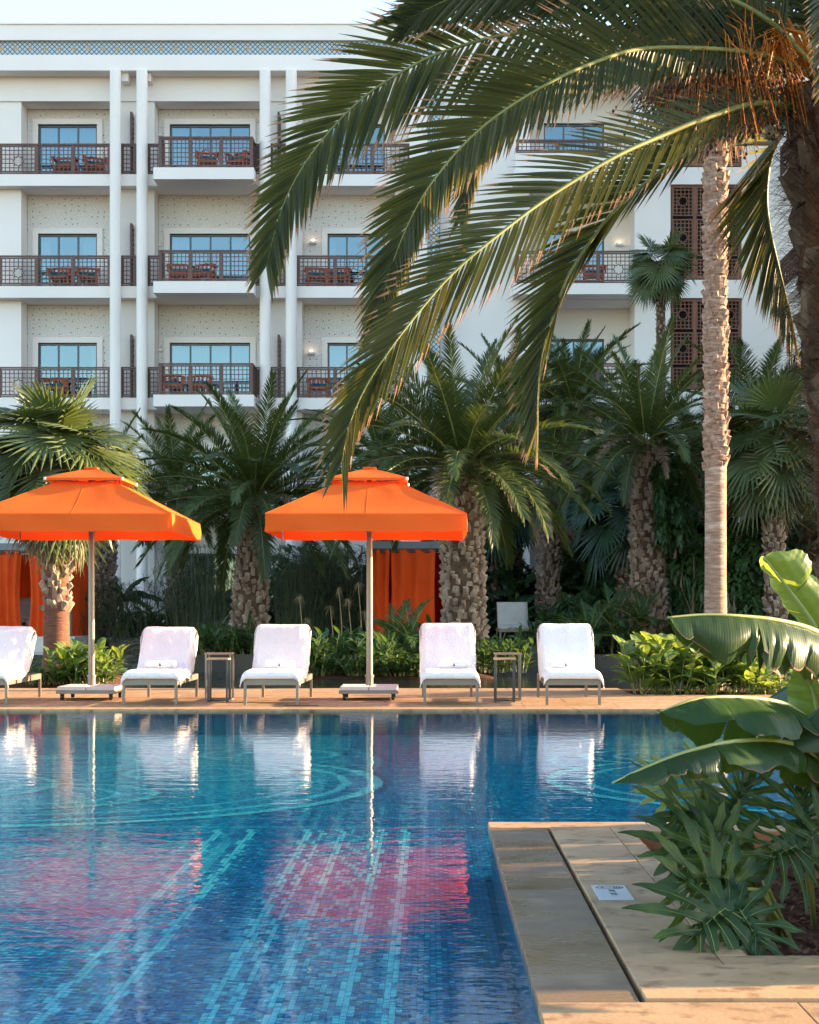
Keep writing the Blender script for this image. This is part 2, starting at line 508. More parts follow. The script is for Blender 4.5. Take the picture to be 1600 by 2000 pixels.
def water_mat():
    m, nt, out = _nt('pool_water')
    L = nt.links.new
    tc = _n(nt, 'ShaderNodeTexCoord')
    hts = []
    for sc, st, w in ((5.0, (0.55, 1.0, 1), 1.0), (17.0, (0.5, 1.0, 1), 0.35)):
        mp = _n(nt, 'ShaderNodeMapping')
        mp.inputs['Scale'].default_value = st
        L(tc.outputs['Object'], mp.inputs[0])
        nz = _n(nt, 'ShaderNodeTexNoise', i_Scale=sc, i_Detail=2.0, i_Distortion=0.6)
        L(mp.outputs[0], nz.inputs['Vector'])
        mu = _n(nt, 'ShaderNodeMath', operation='MULTIPLY', i_1=w)
        L(nz.outputs[0], mu.inputs[0])
        hts.append(mu)
    ad = _n(nt, 'ShaderNodeMath', operation='ADD')
    L(hts[0].outputs[0], ad.inputs[0])
    L(hts[1].outputs[0], ad.inputs[1])
    bp = _n(nt, 'ShaderNodeBump', i_Strength=1.0, i_Distance=0.0024)
    L(ad.outputs[0], bp.inputs['Height'])
    fr = _n(nt, 'ShaderNodeFresnel')
    ge = _n(nt, 'ShaderNodeNewGeometry')               # same reflectance from above and below, since the sheet does not bend the light
    ior = _n(nt, 'ShaderNodeMapRange')
    ior.inputs[3].default_value, ior.inputs[4].default_value = 1.33, 1 / 1.33
    L(ge.outputs['Backfacing'], ior.inputs[0])
    L(ior.outputs[0], fr.inputs['IOR'])
    L(bp.outputs[0], fr.inputs['Normal'])
    t = _n(nt, 'ShaderNodeBsdfTransparent')
    t.inputs[0].default_value = (0.36, 0.92, 1.0, 1)
    g = _n(nt, 'ShaderNodeBsdfGlossy')
    g.inputs['Roughness'].default_value = 0.015
    L(bp.outputs[0], g.inputs['Normal'])
    mx = _n(nt, 'ShaderNodeMixShader')
    fm = _n(nt, 'ShaderNodeMath', operation='MULTIPLY', i_1=1.0)
    L(fr.outputs[0], fm.inputs[0])
    L(fm.outputs[0], mx.inputs[0])
    bp2 = _n(nt, 'ShaderNodeBump', i_Strength=1.0, i_Distance=0.016)
    L(ad.outputs[0], bp2.inputs['Height'])
    rf = _n(nt, 'ShaderNodeBsdfRefraction', i_IOR=1.03)
    rf.inputs[0].default_value = (0.36, 0.92, 1.0, 1)
    rf.inputs['Roughness'].default_value = 0.0
    L(bp2.outputs[0], rf.inputs['Normal'])
    mt = _n(nt, 'ShaderNodeMixShader', i_0=0.25)
    L(t.outputs[0], mt.inputs[1])
    L(rf.outputs[0], mt.inputs[2])
    L(mt.outputs[0], mx.inputs[1])
    L(g.outputs[0], mx.inputs[2])
    L(mx.outputs[0], out.inputs[0])
    return m


def black_water_mat():
    m, nt, out = _nt('water_over_black_marble')
    L = nt.links.new
    tc = _n(nt, 'ShaderNodeTexCoord')
    mp = _n(nt, 'ShaderNodeMapping')
    mp.inputs['Scale'].default_value = (0.5, 1.0, 1)
    L(tc.outputs['Object'], mp.inputs[0])
    nz = _n(nt, 'ShaderNodeTexNoise', i_Scale=5.0, i_Detail=3.0, i_Distortion=0.8)
    L(mp.outputs[0], nz.inputs['Vector'])
    bp = _n(nt, 'ShaderNodeBump', i_Strength=1.0, i_Distance=0.02)
    L(nz.outputs[0], bp.inputs['Height'])
    b = _n(nt, 'ShaderNodeBsdfPrincipled')
    b.inputs['Base Color'].default_value = (0.012, 0.018, 0.020, 1)
    b.inputs['Roughness'].default_value = 0.06
    b.inputs['IOR'].default_value = 1.33
    L(bp.outputs[0], b.inputs['Normal'])
    L(b.outputs[0], out.inputs[0])
    return m


def mosaic_mat():
    m, nt, out = _nt('glazed_pool_mosaic')
    L = nt.links.new
    at = _n(nt, 'ShaderNodeAttribute', attribute_name='tile_colour')
    b = _n(nt, 'ShaderNodeBsdfPrincipled')
    b.inputs['Roughness'].default_value = 0.35
    L(at.outputs['Color'], b.inputs['Base Color'])
    L(b.outputs[0], out.inputs[0])
    return m


def emit_mat(name, col, s):
    m, nt, out = _nt(name)
    e = _n(nt, 'ShaderNodeEmission', i_Strength=s)
    e.inputs[0].default_value = c4(col)
    nt.links.new(e.outputs[0], out.inputs[0])
    return m


M['band'] = tile_band_mat()
M['dotted'] = dotted_mat()
M['glass'] = glass_mat()
M['water'] = water_mat()
M['blackwater'] = black_water_mat()
M['mosaic'] = mosaic_mat()
M['lamp'] = emit_mat('warm_lamp_glow', (1.0, 0.66, 0.36), 1.8)
M['sheer'] = surf('sheer_white_curtain', (0.72, 0.76, 0.78), (0.60, 0.65, 0.68), 3, 0.9, transl=0.3, stretch=(6, 1, 0.1))
M['grout'] = surf('pool_blue_grout', (0.008, 0.09, 0.17), (0.006, 0.06, 0.13), 8, 0.7)
M['poolwall'] = surf('blue_pool_wall', (0.01, 0.11, 0.21), (0.008, 0.075, 0.16), 20, 0.4)
M['terrace'] = surf('dark_terrace_paving', (0.05, 0.052, 0.055), (0.035, 0.037, 0.04), 2, 0.4)

# ------------------------------------------------------------------ ground, pool, decks
WL = -0.03            # water level
PF = -0.32            # pool floor
PEN_X, PEN_Y = 0.33, 9.27
POOL_Y1 = 20.0

g = MB()
g.grid(lambda u, v: ((u - .5) * 1600, -200 + v * 1600, -0.6), 8, 8)
struct(g.build('ground', M['soil']))

g = MB()
g.add([(-16, -6, PF - .006), (9, -6, PF - .006), (9, POOL_Y1, PF - .006), (-16, POOL_Y1, PF - .006)], [(0, 1, 2, 3)])
pool_floor = struct(g.build('pool_floor', M['grout']))

g = MB()                                            # walls of the basin, under the coping
g.box(-16, 9, POOL_Y1 + .02, POOL_Y1 + .2, PF - .1, -0.05)
g.box(PEN_X + .02, 9, PEN_Y - .2, PEN_Y - .02, PF - .1, -0.05)
g.box(PEN_X + .02, PEN_X + .2, -6, PEN_Y - .2, PF - .1, -0.05)
g.box(-16.2, -16, -6, POOL_Y1 + .2, PF - .1, -0.05)
g.box(9, 9.2, PEN_Y - .2, POOL_Y1 + .2, PF - .1, -0.05)
struct(g.build('pool_wall', M['poolwall']))

g = MB()
g.add([(-16, -6, WL), (PEN_X + .03, -6, WL), (PEN_X + .03, PEN_Y - .03, WL), (9, PEN_Y - .03, WL), (9, POOL_Y1 + .03, WL), (-16, POOL_Y1 + .03, WL)], [(0, 1, 2, 3, 4, 5)])
struct(g.build('pool_water', M['water']))


def tile_field():
    """glass mosaic of the pool floor: one small raised quad for each tile, coloured by the laid pattern"""
    rng = np.random.default_rng(3)
    p = 0.026
    ys = np.arange(5.3, 19.97, p)
    rows = []
    for y in ys:
        x0, x1 = -0.33 * y - .25, (0.33 * y + .25 if y > PEN_Y - .1 else PEN_X - 0.0)
        xs = np.arange(math.floor(x0 / p) * p, x1 - p, p)
        rows.append(np.stack([xs, np.full_like(xs, y)], 1))
    a = np.concatenate(rows)
    n = len(a)
    x, y = a[:, 0] + p / 2, a[:, 1] + p / 2
    pal = np.array([(0.005, 0.175, 0.36), (0.004, 0.11, 0.31), (0.003, 0.058, 0.22), (0.003, 0.015, 0.065), (0.03, 0.36, 0.45), (0.20, 0.56, 0.55), (0.010, 0.26, 0.36)])

    def nz(x, y, s, k=0.0):
        return np.sin(x * s + 1.3 * np.sin(y * s * .7 + k)) * np.cos(y * s * .9 + 1.7 * np.sin(x * s * .6 + k * 2))
    prob = np.array([.24, .20, .18, .13, .11, .05, .09])
    idx = rng.choice(7, size=n, p=prob)
    col = pal[idx].copy()
    col *= (0.8 + 0.4 * rng.random((n, 1)))
    # broad paler and deeper areas of tiles
    pale = ((x < -0.9) & (y > 12.2)) | ((y > 7.2) & (y < 10.6) & (x < -1.3))
    k = rng.random(n)
    sel = pale & (k < .8)
    col[sel] = pal[rng.choice([4, 5, 6, 0], size=sel.sum())] * (0.85 + .3 * rng.random((sel.sum(), 1)))
    deep = ((y > 10.9) & (y < 12.4) & (x > -1.4)) | ((x > -1.15) & (x < -0.9) & (y < 11))
    sel = deep & (k < .6)
    col[sel] = pal[rng.choice([1, 1, 2, 3], size=sel.sum())] * (0.85 + .3 * rng.random((sel.sum(), 1)))
    # border along the walls
    sel = (x > PEN_X - .28) & (y < PEN_Y)
    col[sel & (k < .75)] = pal[rng.choice([1, 2, 3], size=(sel & (k < .75)).sum())]
    light = np.array([(0.42, 0.66, 0.64)])
    dark = np.array([(0.004, 0.02, 0.05)])

    def paint(mask, c, pr=.97):
        mk = mask & (rng.random(n) < pr)
        col[mk] = c * (0.85 + .3 * rng.random((mk.sum(), 1)))
    wob = .012 * np.sin(y * 9) + .01 * np.sin(y * 23 + 1)
    for xl, w in ((-1.46, .05), (-1.23, .05), (-.84, .045), (-.745, .03), (-.60, .045), (-.33, .045), (-.16, .045)):
        paint((np.abs(x - xl + wob) < w / 2 + .002) & (y < 11.3), light)
    for yy in (11.42, 11.9):
        paint(np.abs(y - yy) < .03, pal[[4]], .8)
    # braid between the stripes
    br = .07 * np.sin(y * 5.2)
    for s in (1, -1):
        paint((np.abs(x + .465 - s * br) < .018) & (y < 11.3), pal[[5]], .75)
    for cx, cy, rs in ((-3.3, 14.3, ((2.82, .10), (2.55, .07), (2.2, .05))), (-4.4, 14.1, ((1.1, .07), (.8, .05), (.45, .05))), (-3.2, 13.4, ((.9, .06), (.6, .05))), (-3.6, 16.3, ((1.0, .07), (.65, .06))),
                       (-2.1, 15.3, ((.75, .06), (.4, .06))), (-5.4, 16.2, ((.8, .07), (.45, .05))), (-1.7, 17.2, ((.7, .06), (.35, .06))), (3.4, 14.5, ((2.3, .09), (2.0, .06))), (2.4, 17.0, ((.8, .07), (.45, .06)))):
        d = np.hypot(x - cx, y - cy)
        for j, (r, w) in enumerate(rs):
            paint(np.abs(d - r) < w * .6, light)
            if j == 0:
                paint(np.abs(d - r - .10) < .03, dark, .8)
    order = np.argsort(y * 1.0 + 0.25 * np.abs(x))
    return a, p, col, order


ta, tp, tcol, torder = tile_field()


def tile_mesh(name, sel, local=False):
    a, n = ta[sel], len(sel)
    gap = 0.0011
    q = np.array([(gap, gap), (tp - gap, gap), (tp - gap, tp - gap), (gap, tp - gap)])
    v = np.zeros((n, 4, 3))
    v[:, :, :2] = a[:, None, :] + q[None]
    rngz = np.random.default_rng(5)
    v[:, :, 2] = PF + rngz.random((n, 1)) * .0015 + .003
    me = bpy.data.meshes.new(name)
    me.vertices.add(n * 4)
    me.vertices.foreach_set('co', v.reshape(-1))
    me.loops.add(n * 4)
    me.loops.foreach_set('vertex_index', np.arange(n * 4, dtype=np.int32))
    me.polygons.add(n)
    me.polygons.foreach_set('loop_start', np.arange(n, dtype=np.int32) * 4)
    me.update(calc_edges=True)
    at = me.attributes.new('tile_colour', 'FLOAT_COLOR', 'FACE')
    c = np.ones((n, 4), dtype=np.float32)
    c[:, :3] = tcol[sel]
    at.data.foreach_set('color', c.reshape(-1))
    me.materials.append(M['mosaic'])
    return me


inview = torder[(ta[torder, 1] > 5.75) & (ta[torder, 0] > -0.25 * ta[torder, 1])]
near = inview[:280]
mask = np.ones(len(ta), bool)
mask[near] = False
o = put('mosaic_field', tile_mesh('mosaic_field', np.nonzero(mask)[0]), pool_floor)
stuff(o)
tile_bases = []
for k in range(12):                                 # twelve glazes shared by the single tiles
    b = MB()
    b.slab(-tp / 2 + .001, tp / 2 - .001, -tp / 2 + .001, tp / 2 - .001, -.006, 0.0, .0015)
    c = tcol[near[(k * 23) % len(near)]]
    tile_bases.append((c, b.mesh('mosaic_tile', surf('tile_glaze', tuple(c), tuple(np.array(c) * .8), 30, 0.35))))
for i in near:
    j = min(range(12), key=lambda q: float(((tile_bases[q][0] - tcol[i]) ** 2).sum()))
    put('mosaic_tile', tile_bases[j][1], pool_floor, (ta[i, 0] + tp / 2, ta[i, 1] + tp / 2, PF + .004))

# far deck of travertine slabs
BED_X0, BED_X1, BED_Y0, BED_Y1 = 2.95, 5.35, 23.5, 25.3
g = MB()
g.box(-16, 12, POOL_Y1 + .03, 25.48, -0.5, -0.05)
deck = struct(g.build('pool_deck', M['stone']))
rows = [(20.0, 20.42), (20.42, 21.4), (21.4, 22.4), (22.4, 23.5), (23.5, 24.4), (24.4, 25.5)]
slabcache = {}


def stone_slab(x0, x1, y0, y1, parent, ztop=0.0, zb=-0.05, mat='stone'):
    key = (round(x1 - x0, 3), round(y1 - y0, 3), round(ztop - zb, 3), mat)
    if key not in slabcache:
        b = MB()
        hx, hy = (x1 - x0) / 2 - .0015, (y1 - y0) / 2 - .0015
        b.slab(-hx, hx, -hy, hy, zb - ztop, 0, .003)
        slabcache[key] = b.mesh('stone_slab', M[mat])
    put('stone_slab', slabcache[key], parent, ((x0 + x1) / 2, (y0 + y1) / 2, ztop + U(-.0008, .0008)))


for j, (y0, y1) in enumerate(rows):
    x = -9.0 + (0.6 if j % 2 else 0)
    while x < 9:
        x1 = x + 1.2
        if y0 >= BED_Y0 - .01 and x1 > BED_X0 and x < BED_X1:
            if x < BED_X0:
                stone_slab(x, BED_X0, y0, y1, deck)
            if x1 > BED_X1:
                stone_slab(BED_X1, x1, y0, y1, deck)
        else:
            stone_slab(x, x1, y0, y1, deck)
        x = x1
g = MB()
g.grid(lambda u, v: (BED_X0 + u * (BED_X1 - BED_X0), BED_Y0 + v * (BED_Y1 + .2 - BED_Y0), -0.012 + .03 * noise.noise(Vector((u * 9, v * 9, 0)))), 20, 14)
struct(g.build('flower_bed_soil', M['soil'], smooth=True))
# near peninsula: coping, raised panel, planter
g = MB()
g.box(PEN_X + .2, 9, -6, PEN_Y - .2, -0.5, -0.3)
g.box(.60, .70, -6, 9.05, -0.3, -0.05)
pen = struct(g.build('peninsula_base', M['darkmetal']))
y = 9.27
for L_ in (0.27,):
    x = PEN_X
    while x < 6:
        stone_slab(x, x + .9, 9.02, 9.27, pen)
        x += .9
ys = [9.02, 7.0, 4.985]
for i in range(len(ys) - 1):
    stone_slab(PEN_X, .648, ys[i + 1], ys[i], pen, mat='wetstone')
x = PEN_X
while x < 6:
    stone_slab(x, x + .8, 4.2, 4.985, pen)
    stone_slab(x, x + .8, 3.4, 4.2, pen)
    stone_slab(x, x + .8, 2.6, 3.4, pen)
    x += .8
ZP = 0.008            # the panel round the planter stands a little proud
PX0, PX1, PY0, PY1 = 1.10, 5.0, 5.63, 8.82
ys = [9.0, 7.2, 5.48]
for i in range(len(ys) - 1):
    stone_slab(.664, .995, ys[i + 1], ys[i], pen, ZP)
x = .664
for w in (.9, .9, .9, .9, .9):
    stone_slab(x, x + w, 5.0, 5.48, pen, ZP)
    x += w
x = .995
for w in (1.1, 1.1, 1.1, 1.1):
    stone_slab(x, x + w, 8.82, 9.0, pen, ZP)
    stone_slab(x, x + w, 5.48, 5.63, pen, ZP)
    x += w
for y0, y1 in ((5.63, 6.7), (6.7, 7.76), (7.76, 8.82)):
    stone_slab(.995, 1.10, y0, y1, pen, ZP)
g = MB()
g.box(PX0 - .02, PX0 + .012, PY0 - .01, PY1 + .01, -.3, -.002)
g.box(PX0, PX1, PY1 - .012, PY1 + .02, -.3, -.002)
g.box(PX0, PX1, PY0 - .02, PY0 + .012, -.3, -.002)
struct(g.build('planter_lining', M['terracotta']))
g = MB()
g.grid(lambda u, v: (PX0 + u * (PX1 - PX0), PY0 + v * (PY1 - PY0), -0.11 + .035 * noise.noise(Vector((u * 13, v * 11, 3))) + .02 * noise.noise(Vector((u * 40, v * 35, 1)))), 90, 70)
struct(g.build('planter_soil', M['soil'], smooth=True))
g = MB()                                            # bark mulch
for i in range(2600):
    c = Vector((U(PX0 + .03, 3.6), U(PY0 + .03, PY1 - .03), -0.085 + U(-.02, .015)))
    Mt = Matrix.Translation(c) @ Matrix.Rotation(U(0, 6.3), 4, 'Z') @ Matrix.Rotation(U(-.5, .5), 4, 'X') @ Matrix.Rotation(U(-.5, .5), 4, 'Y')
    a, b_, t = U(.008, .028), U(.004, .010), U(.002, .005)
    g.box(-a, a, -b_, b_, -t, t, Mt)
mulch = g.build('bark_mulch', surf('bark_mulch', (0.19, 0.085, 0.05), (0.07, 0.032, 0.02), 12, 0.95, spec=0.1))
stuff(mulch)
tag(mulch, 'brown bark mulch covering the soil of the planter', 'mulch')

# floor plate with a pictogram set in the paving
pl = thing('floor_plate', 'small steel plate with dark oval pictogram set in the stone paving', 'floor sign', (0.773, 6.87, ZP))
pl.scale = (1.1, 1.3, 1.0)
b = MB()
b.slab(-.066, .066, -.135, .135, 0.0005, 0.005, .002)
pl_plate = b.build('plate', M['steel'], pl)
b = MB()


def ring(b, cx, cy, rx, ry, t, z, a0=0, a1=360, n=26):
    vs, fs = [], []
    for i in range(n + 1):
        a = rad(a0 + (a1 - a0) * i / n)
        for q in (1, 0):
            vs.append((cx + (rx - t * (1 - q)) * math.cos(a), cy + (ry - t * (1 - q)) * math.sin(a), z))
    for i in range(n):
        fs.append((2 * i, 2 * i + 1, 2 * i + 3, 2 * i + 2))
    b.add(vs, fs)


zt = .0056
ring(b, 0.0, .085, .055, .030, .006, zt)
for xx in (.016, .026, .036):
    b.box(xx, xx + .004, .067, .103, zt - .0002, zt)
b.box(.012, .046, .083, .087, zt - .0002, zt + .0001)
b.add([(-.035, .078, zt), (-.016, .083, zt), (-.032, .098, zt)], [(0, 1, 2)])
b.box(-.012, .010, .088, .091, zt - .0002, zt)
b.build('pictogram', M['ink'], pl)
b = MB()
rr = random.Random(4)
for y0, n in ((.040, 4), (-.018, 4)):               # two short words of block letters read along the plate
    yy = y0
    for i in range(n):
        w = rr.choice((.007, .009, .010))
        b.box(-.012, .012, yy - .003, yy, zt - .0002, zt)
        if rr.random() < .8:
            b.box(rr.choice((-.012, .006)), rr.choice((.008, .012)) + .001, yy - w, yy - .003, zt - .0002, zt + .0001)
        yy -= w + .004
b.build('lettering', M['ink'], pl)

# black marble water terraces behind the deck
g = MB()
g.add([(-30, 25.5, -.02), (30, 25.5, -.02), (30, 35.0, -.02), (-30, 35.0, -.02)], [(0, 1, 2, 3)])
struct(g.build('reflecting_basin', M['blackwater']))
g = MB()
g.box(-30, -5.35, 35.0, 39.9, -.5, .27)
g.box(-30, -4.9, 40.0, 44.0, -.5, .56)
struct(g.build('cascade_steps', M['blackwater']))
g = MB()
g.box(-5.35, 30, 35.0, 35.22, -.5, .28)
struct(g.build('marble_retaining_wall', M['black']))


def soil_z(x, y):
    t = min(1, max(0, (y - 35.2) / 2.0))
    t2 = min(1, max(0, (y - 41) / 3.0))
    return .22 + .26 * t + .32 * t2


g = MB()
g.grid(lambda u, v: (-5.34 + u * 35, 35.21 + v * 9, soil_z(0, 35.21 + v * 9) + .05 * noise.noise(Vector((u * 40, v * 14, 0)))), 60, 30)
struct(g.build('garden_bed', M['soil'], smooth=True))
g = MB()
g.box(-40, 30, 44.0, 52, -.5, .86)
struct(g.build('terrace', M['terrace']))
for nm, x0, x1, y0, y1 in (('planting_island', -2.5, 1.25, 29.3, 34.2), ('planting_island', -7.3, -5.25, 25.9, 29.4)):
    g = MB()

    def isl(u, v, x0=x0, x1=x1, y0=y0, y1=y1):
        e = min(u, 1 - u, v, 1 - v)
        return (x0 + u * (x1 - x0), y0 + v * (y1 - y0), -.04 + min(1, e * 8) * .12 + .03 * noise.noise(Vector((u * 9, v * 9, 2))))
    g.grid(isl, 30, 30)
    struct(g.build(nm, M['soil'], smooth=True))

# ------------------------------------------------------------------ hotel
B0 = Vector((0, 49.6, 0))
hotel = thing('hotel_building', 'white five storey hotel with round columns and brown lattice balcony railings', 'building', B0)
_cache = {}


def lattice_mesh(w, h, mat, cell=0.125, bar=0.022, star=True, fr=0.035, dep=0.03, star_at=(0.5, 0.42), rs=0.16):
    key = (round(w, 2), round(h, 2), mat, cell, star)
    if key in _cache:
        return _cache[key]
    b = MB()
    b.box(0, w, -dep, dep, 0, fr)
    b.box(0, w, -dep, dep, h - fr, h)
    b.box(0, fr, -dep, dep, fr, h - fr)
    b.box(w - fr, w, -dep, dep, fr, h - fr)
    cx, cz = w * star_at[0], h * star_at[1]
    nx, nz_ = max(2, round((w - fr) / cell)), max(2, round((h - fr) / cell))
    for i in range(1, nx):
        x = w * i / nx
        segs = [(fr, h - fr)]
        if star and abs(x - cx) < rs * .92:
            q = math.sqrt(rs * rs - (x - cx) ** 2)
            segs = [(fr, cz - q), (cz + q, h - fr)]
        for a, c in segs:
            b.box(x - bar / 2, x + bar / 2, -.014, .010, a, c)
    for i in range(1, nz_):
        z = h * i / nz_
        segs = [(fr, w - fr)]
        if star and abs(z - cz) < rs * .92:
            q = math.sqrt(rs * rs - (z - cz) ** 2)
            segs = [(fr, cx - q), (cx + q, w - fr)]
        for a, c in segs:
            b.box(a, c, -.010, .014, z - bar / 2, z + bar / 2)
    if star:
        vs, fs = [], []
        for i in range(16):
            a = math.pi * 2 * i / 16
            r = rs * (1.12 if i % 2 == 0 else 0.86)
            for rr_ in (r, r - bar * 1.2):
                for yy in (-.02, .02):
                    vs.append((cx + rr_ * math.cos(a), yy, cz + rr_ * math.sin(a)))
        for i in range(16):
            j = (i + 1) % 16
            o_, n_ = i * 4, j * 4
            fs += [(o_, n_, n_ + 1, o_ + 1), (o_ + 2, o_ + 3, n_ + 3, n_ + 2), (o_, o_ + 2, n_ + 2, n_), (o_ + 1, n_ + 1, n_ + 3, o_ + 3)]
        b.add(vs, fs)
    me = b.mesh('lattice', M[mat])
    _cache[key] = me
    return me


def hpart(name, mat, boxes, parent=None):
    b = MB()
    for q in boxes:
        b.box(*q)
    return b.build(name, M[mat], parent or hotel, abs_=True)


def railing(x0, x1, y, z0, h, n, parent=None, stars=None):
    r = hpart('railing', 'brownrail', [(x0 - .03, x1 + .03, y - .035, y + .035, z0 + h, z0 + h + .045)], parent)
    hpart('bottom_rail', 'brownrail', [(x0, x1, y - .02, y + .02, z0 + .03, z0 + .06)], r)
    w = (x1 - x0) / n
    for i in range(n):
        me = lattice_mesh(w - .05, h - .10, 'brownrail', star=(stars is None or i in stars))
        put('lattice_panel', me, r, Vector((x0 + i * w + .025, y, z0 + .08)) - B0 - r.location)
    for i in range(n + 1):
        q = hpart('railing_post', 'brownrail', [(x0 + i * w - .03, x0 + i * w + .03, y - .032, y + .032, z0, z0 + h - .002)], r)
    return r


def side_railing(x, y0, y1, z0, h, parent=None):
    r = hpart('railing', 'brownrail', [(x - .035, x + .035, y0, y1, z0 + h, z0 + h + .045)], parent)
    me = lattice_mesh(y1 - y0 - .04, h - .1, 'brownrail', star=False)
    put('lattice_panel', me, r, Vector((x, y0 + .02, z0 + .08)) - B0 - r.location, (0, 0, math.pi / 2))
    return r


def window(x0, x1, z0, z1, y, n, curtain=(), mat='frame'):
    t = .05
    bx = [(x0, x1, y - .04, y + .04, z1 - .06, z1), (x0, x1, y - .04, y + .04, z0, z0 + .06)]
    w = (x1 - x0) / n
    for i in range(n + 1):
        xx = min(max(x0 + i * w, x0 + t / 2), x1 - t / 2)
        bx.append((xx - t / 2, xx + t / 2, y - .037, y + .037, z0 + .061, z1 - .061))
    fr = hpart('window', mat, bx)
    for i in range(n):
        b = MB()
        xa, xb = x0 + i * w + t / 2, x0 + (i + 1) * w - t / 2
        tl = U(-.004, .004)
        b.add([(xa, y + tl, z0 + .06), (xb, y - tl, z0 + .06), (xb, y - tl, z1 - .06), (xa, y + tl, z1 - .06)], [(0, 1, 2, 3)])
        b.build('pane', M['glass'], fr, abs_=True)
    for (a, c) in curtain:
        b = MB()
        xa, xb = x0 + (x1 - x0) * a, x0 + (x1 - x0) * c
        nn = max(4, int((xb - xa) / .035))
        ph = U(0, 6)
        b.grid(lambda u, v: (xa + u * (xb - xa), y + .28 + .035 * math.sin(u * (xb - xa) * 55 + ph + .8 * math.sin(u * 9)), z0 + v * (z1 - z0 + .1)), nn * 2, 1)
        b.build('curtain', M['sheer'], fr, smooth=True, abs_=True)
    return fr


XL = X(-620, 49.6)
XR_MAIN = X(800, 49.3)
FL = [14.49, 11.09, 7.70, 4.31, 0.88]
TOP = 17.56
# cornice, frieze, parapet
hpart('cornice', 'white', [(XL, X(835, 49.0), 49.0, 49.61, TOP, 18.03)])
hpart('frieze_band', 'band', [(XL, X(833, 49.08), 49.08, 49.61, 18.032, 18.46)])
hpart('parapet', 'white', [(XL, X(838, 48.96), 48.96, 50.4, 18.463, 18.93)])
hpart('parapet_coping', 'white', [(XL, X(838, 48.96) + .03, 48.92, 50.45, 18.933, 18.98)])
hpart('cornice_bracket', 'white', [(X(238, 49.3), X(252, 49.3), 49.2, 49.597, 17.30, 17.558)])
hpart('cornice_bracket', 'white', [(X(289, 49.3), X(296, 49.3), 49.2, 49.597, 17.30, 17.558)])
# header above the top recesses and the piers between the bays
hpart('header_wall', 'white', [(XL, XR_MAIN, 49.6, 50.4, 16.82, TOP)])
piers = [(-620, 42), (226, 302), (516, 590), (772, 802)]
for a, c in piers:
    hpart('pier', 'cream' if a > 0 else 'white', [(X(a, 49.7), X(c, 49.7), 49.66, 50.397, .5, 16.818)])
hpart('rear_light_stop', 'dark', [(XL, X(1560, 52), 52.4, 60, .3, 18.6)])  # near-black block added to shut out light behind the windows
hpart('end_light_stop', 'white', [(X(1560, 50), X(1560, 50) + .3, 49.6, 60, .3, 18.6)])  # unseen, added to keep sun out of the hollow behind the windows
hpart('roof_light_stop', 'white', [(XL, X(1560, 50), 50.46, 60, 18.62, 18.85)])  # unseen cap added against sunlight leaking in from above
for z in FL[:4]:
    hpart('floor_slab', 'white', [(XL, XR_MAIN, 49.25, 52.3, z - .35, z)])
hpart('end_pier', 'white', [(X(800, 49), X(835, 49), 49.0, 50.5, .5, TOP - .002)])
hpart('mosaic_strip', 'band', [(X(835.5, 49.12), X(859, 49.12), 49.12, 49.9, .86, 18.4)])
for px in (225.5, 277.5, 518, 569):
    b = MB()
    b.cyl(X(px, 49.05), 49.05, .3, TOP - .003, .168, n=28)
    b.build('column', M['white'], hotel, smooth=False, abs_=True)
    for p_ in hotel.children[-1].data.polygons:
        p_.use_smooth = len(p_.vertices) == 4
bays = [dict(r=(42, 226), w=(75, 190), n=3, proj=False, rail=(0, 214), rn=3),
        dict(r=(302, 516), w=(332, 489), n=4, proj=True, rail=(290, 508), rn=3),
        dict(r=(590, 772), w=(640, 752), n=3, proj=False, rail=(582, 800), rn=3)]
cur = {(0, 0): [(0, 1)], (0, 1): [(0, .15), (.72, 1)], (0, 2): [(.86, 1)], (1, 1): [(0, .24), (.75, 1)], (1, 2): [(0, .55), (.5, 1)], (2, 1): [(0, .12)], (2, 2): [(0, .35), (.7, 1)]}
YB = 50.42
for bi, B in enumerate(bays):
    for k in range(4):
        z0 = FL[k]
        ztop = 16.818 if k == 0 else FL[k - 1] - .353
        wx0, wx1 = X(B['w'][0], YB), X(B['w'][1], YB)
        rx0, rx1 = X(B['r'][0], 49.7) + .002, X(B['r'][1], 49.7) - .002
        wz = z0 + 1.86
        # studded recess wall round the opening
        hpart('recess_wall', 'dotted', [(rx0, wx0, YB, YB + .15, z0 + .002, ztop), (wx1, rx1, YB, YB + .15, z0 + .002, ztop), (wx0, wx1, YB, YB + .15, wz, ztop)])
        s_ = .17
        hpart('window_surround', 'white', [(wx0 - s_, wx0, YB - .05, YB + .1, z0 + .002, wz + s_), (wx1, wx1 + s_, YB - .05, YB + .1, z0 + .002, wz + s_), (wx0, wx1, YB - .05, YB + .1, wz, wz + s_)])
        window(wx0, wx1, z0 + .01, wz - .01, YB + .10, B['n'], cur.get((bi, k), [(0, .3)]))
        ra, rb = X(B['rail'][0], 49.3), X(B['rail'][1], 49.3)
        if B['proj']:
            pa, pb = X(312, 48.6), X(492, 48.6)
            hpart('balcony', 'white', [(X(300, 48.5), X(496, 48.5), 48.45, 49.247, z0 - .36, z0 - .01)])
            railing(pa, pb, 48.62, z0 - .01, .92, 3, stars=(1,))
            side_railing(pa, 48.66, 49.3, z0, .92)
            side_railing(pb, 48.66, 49.3, z0, .92)
            railing(ra, pa - .04, 49.32, z0, .90, 1, stars=())
            railing(pb + .04, rb, 49.32, z0, .90, 1, stars=())
        else:
            railing(ra, rb, 49.32, z0, .90, 3)
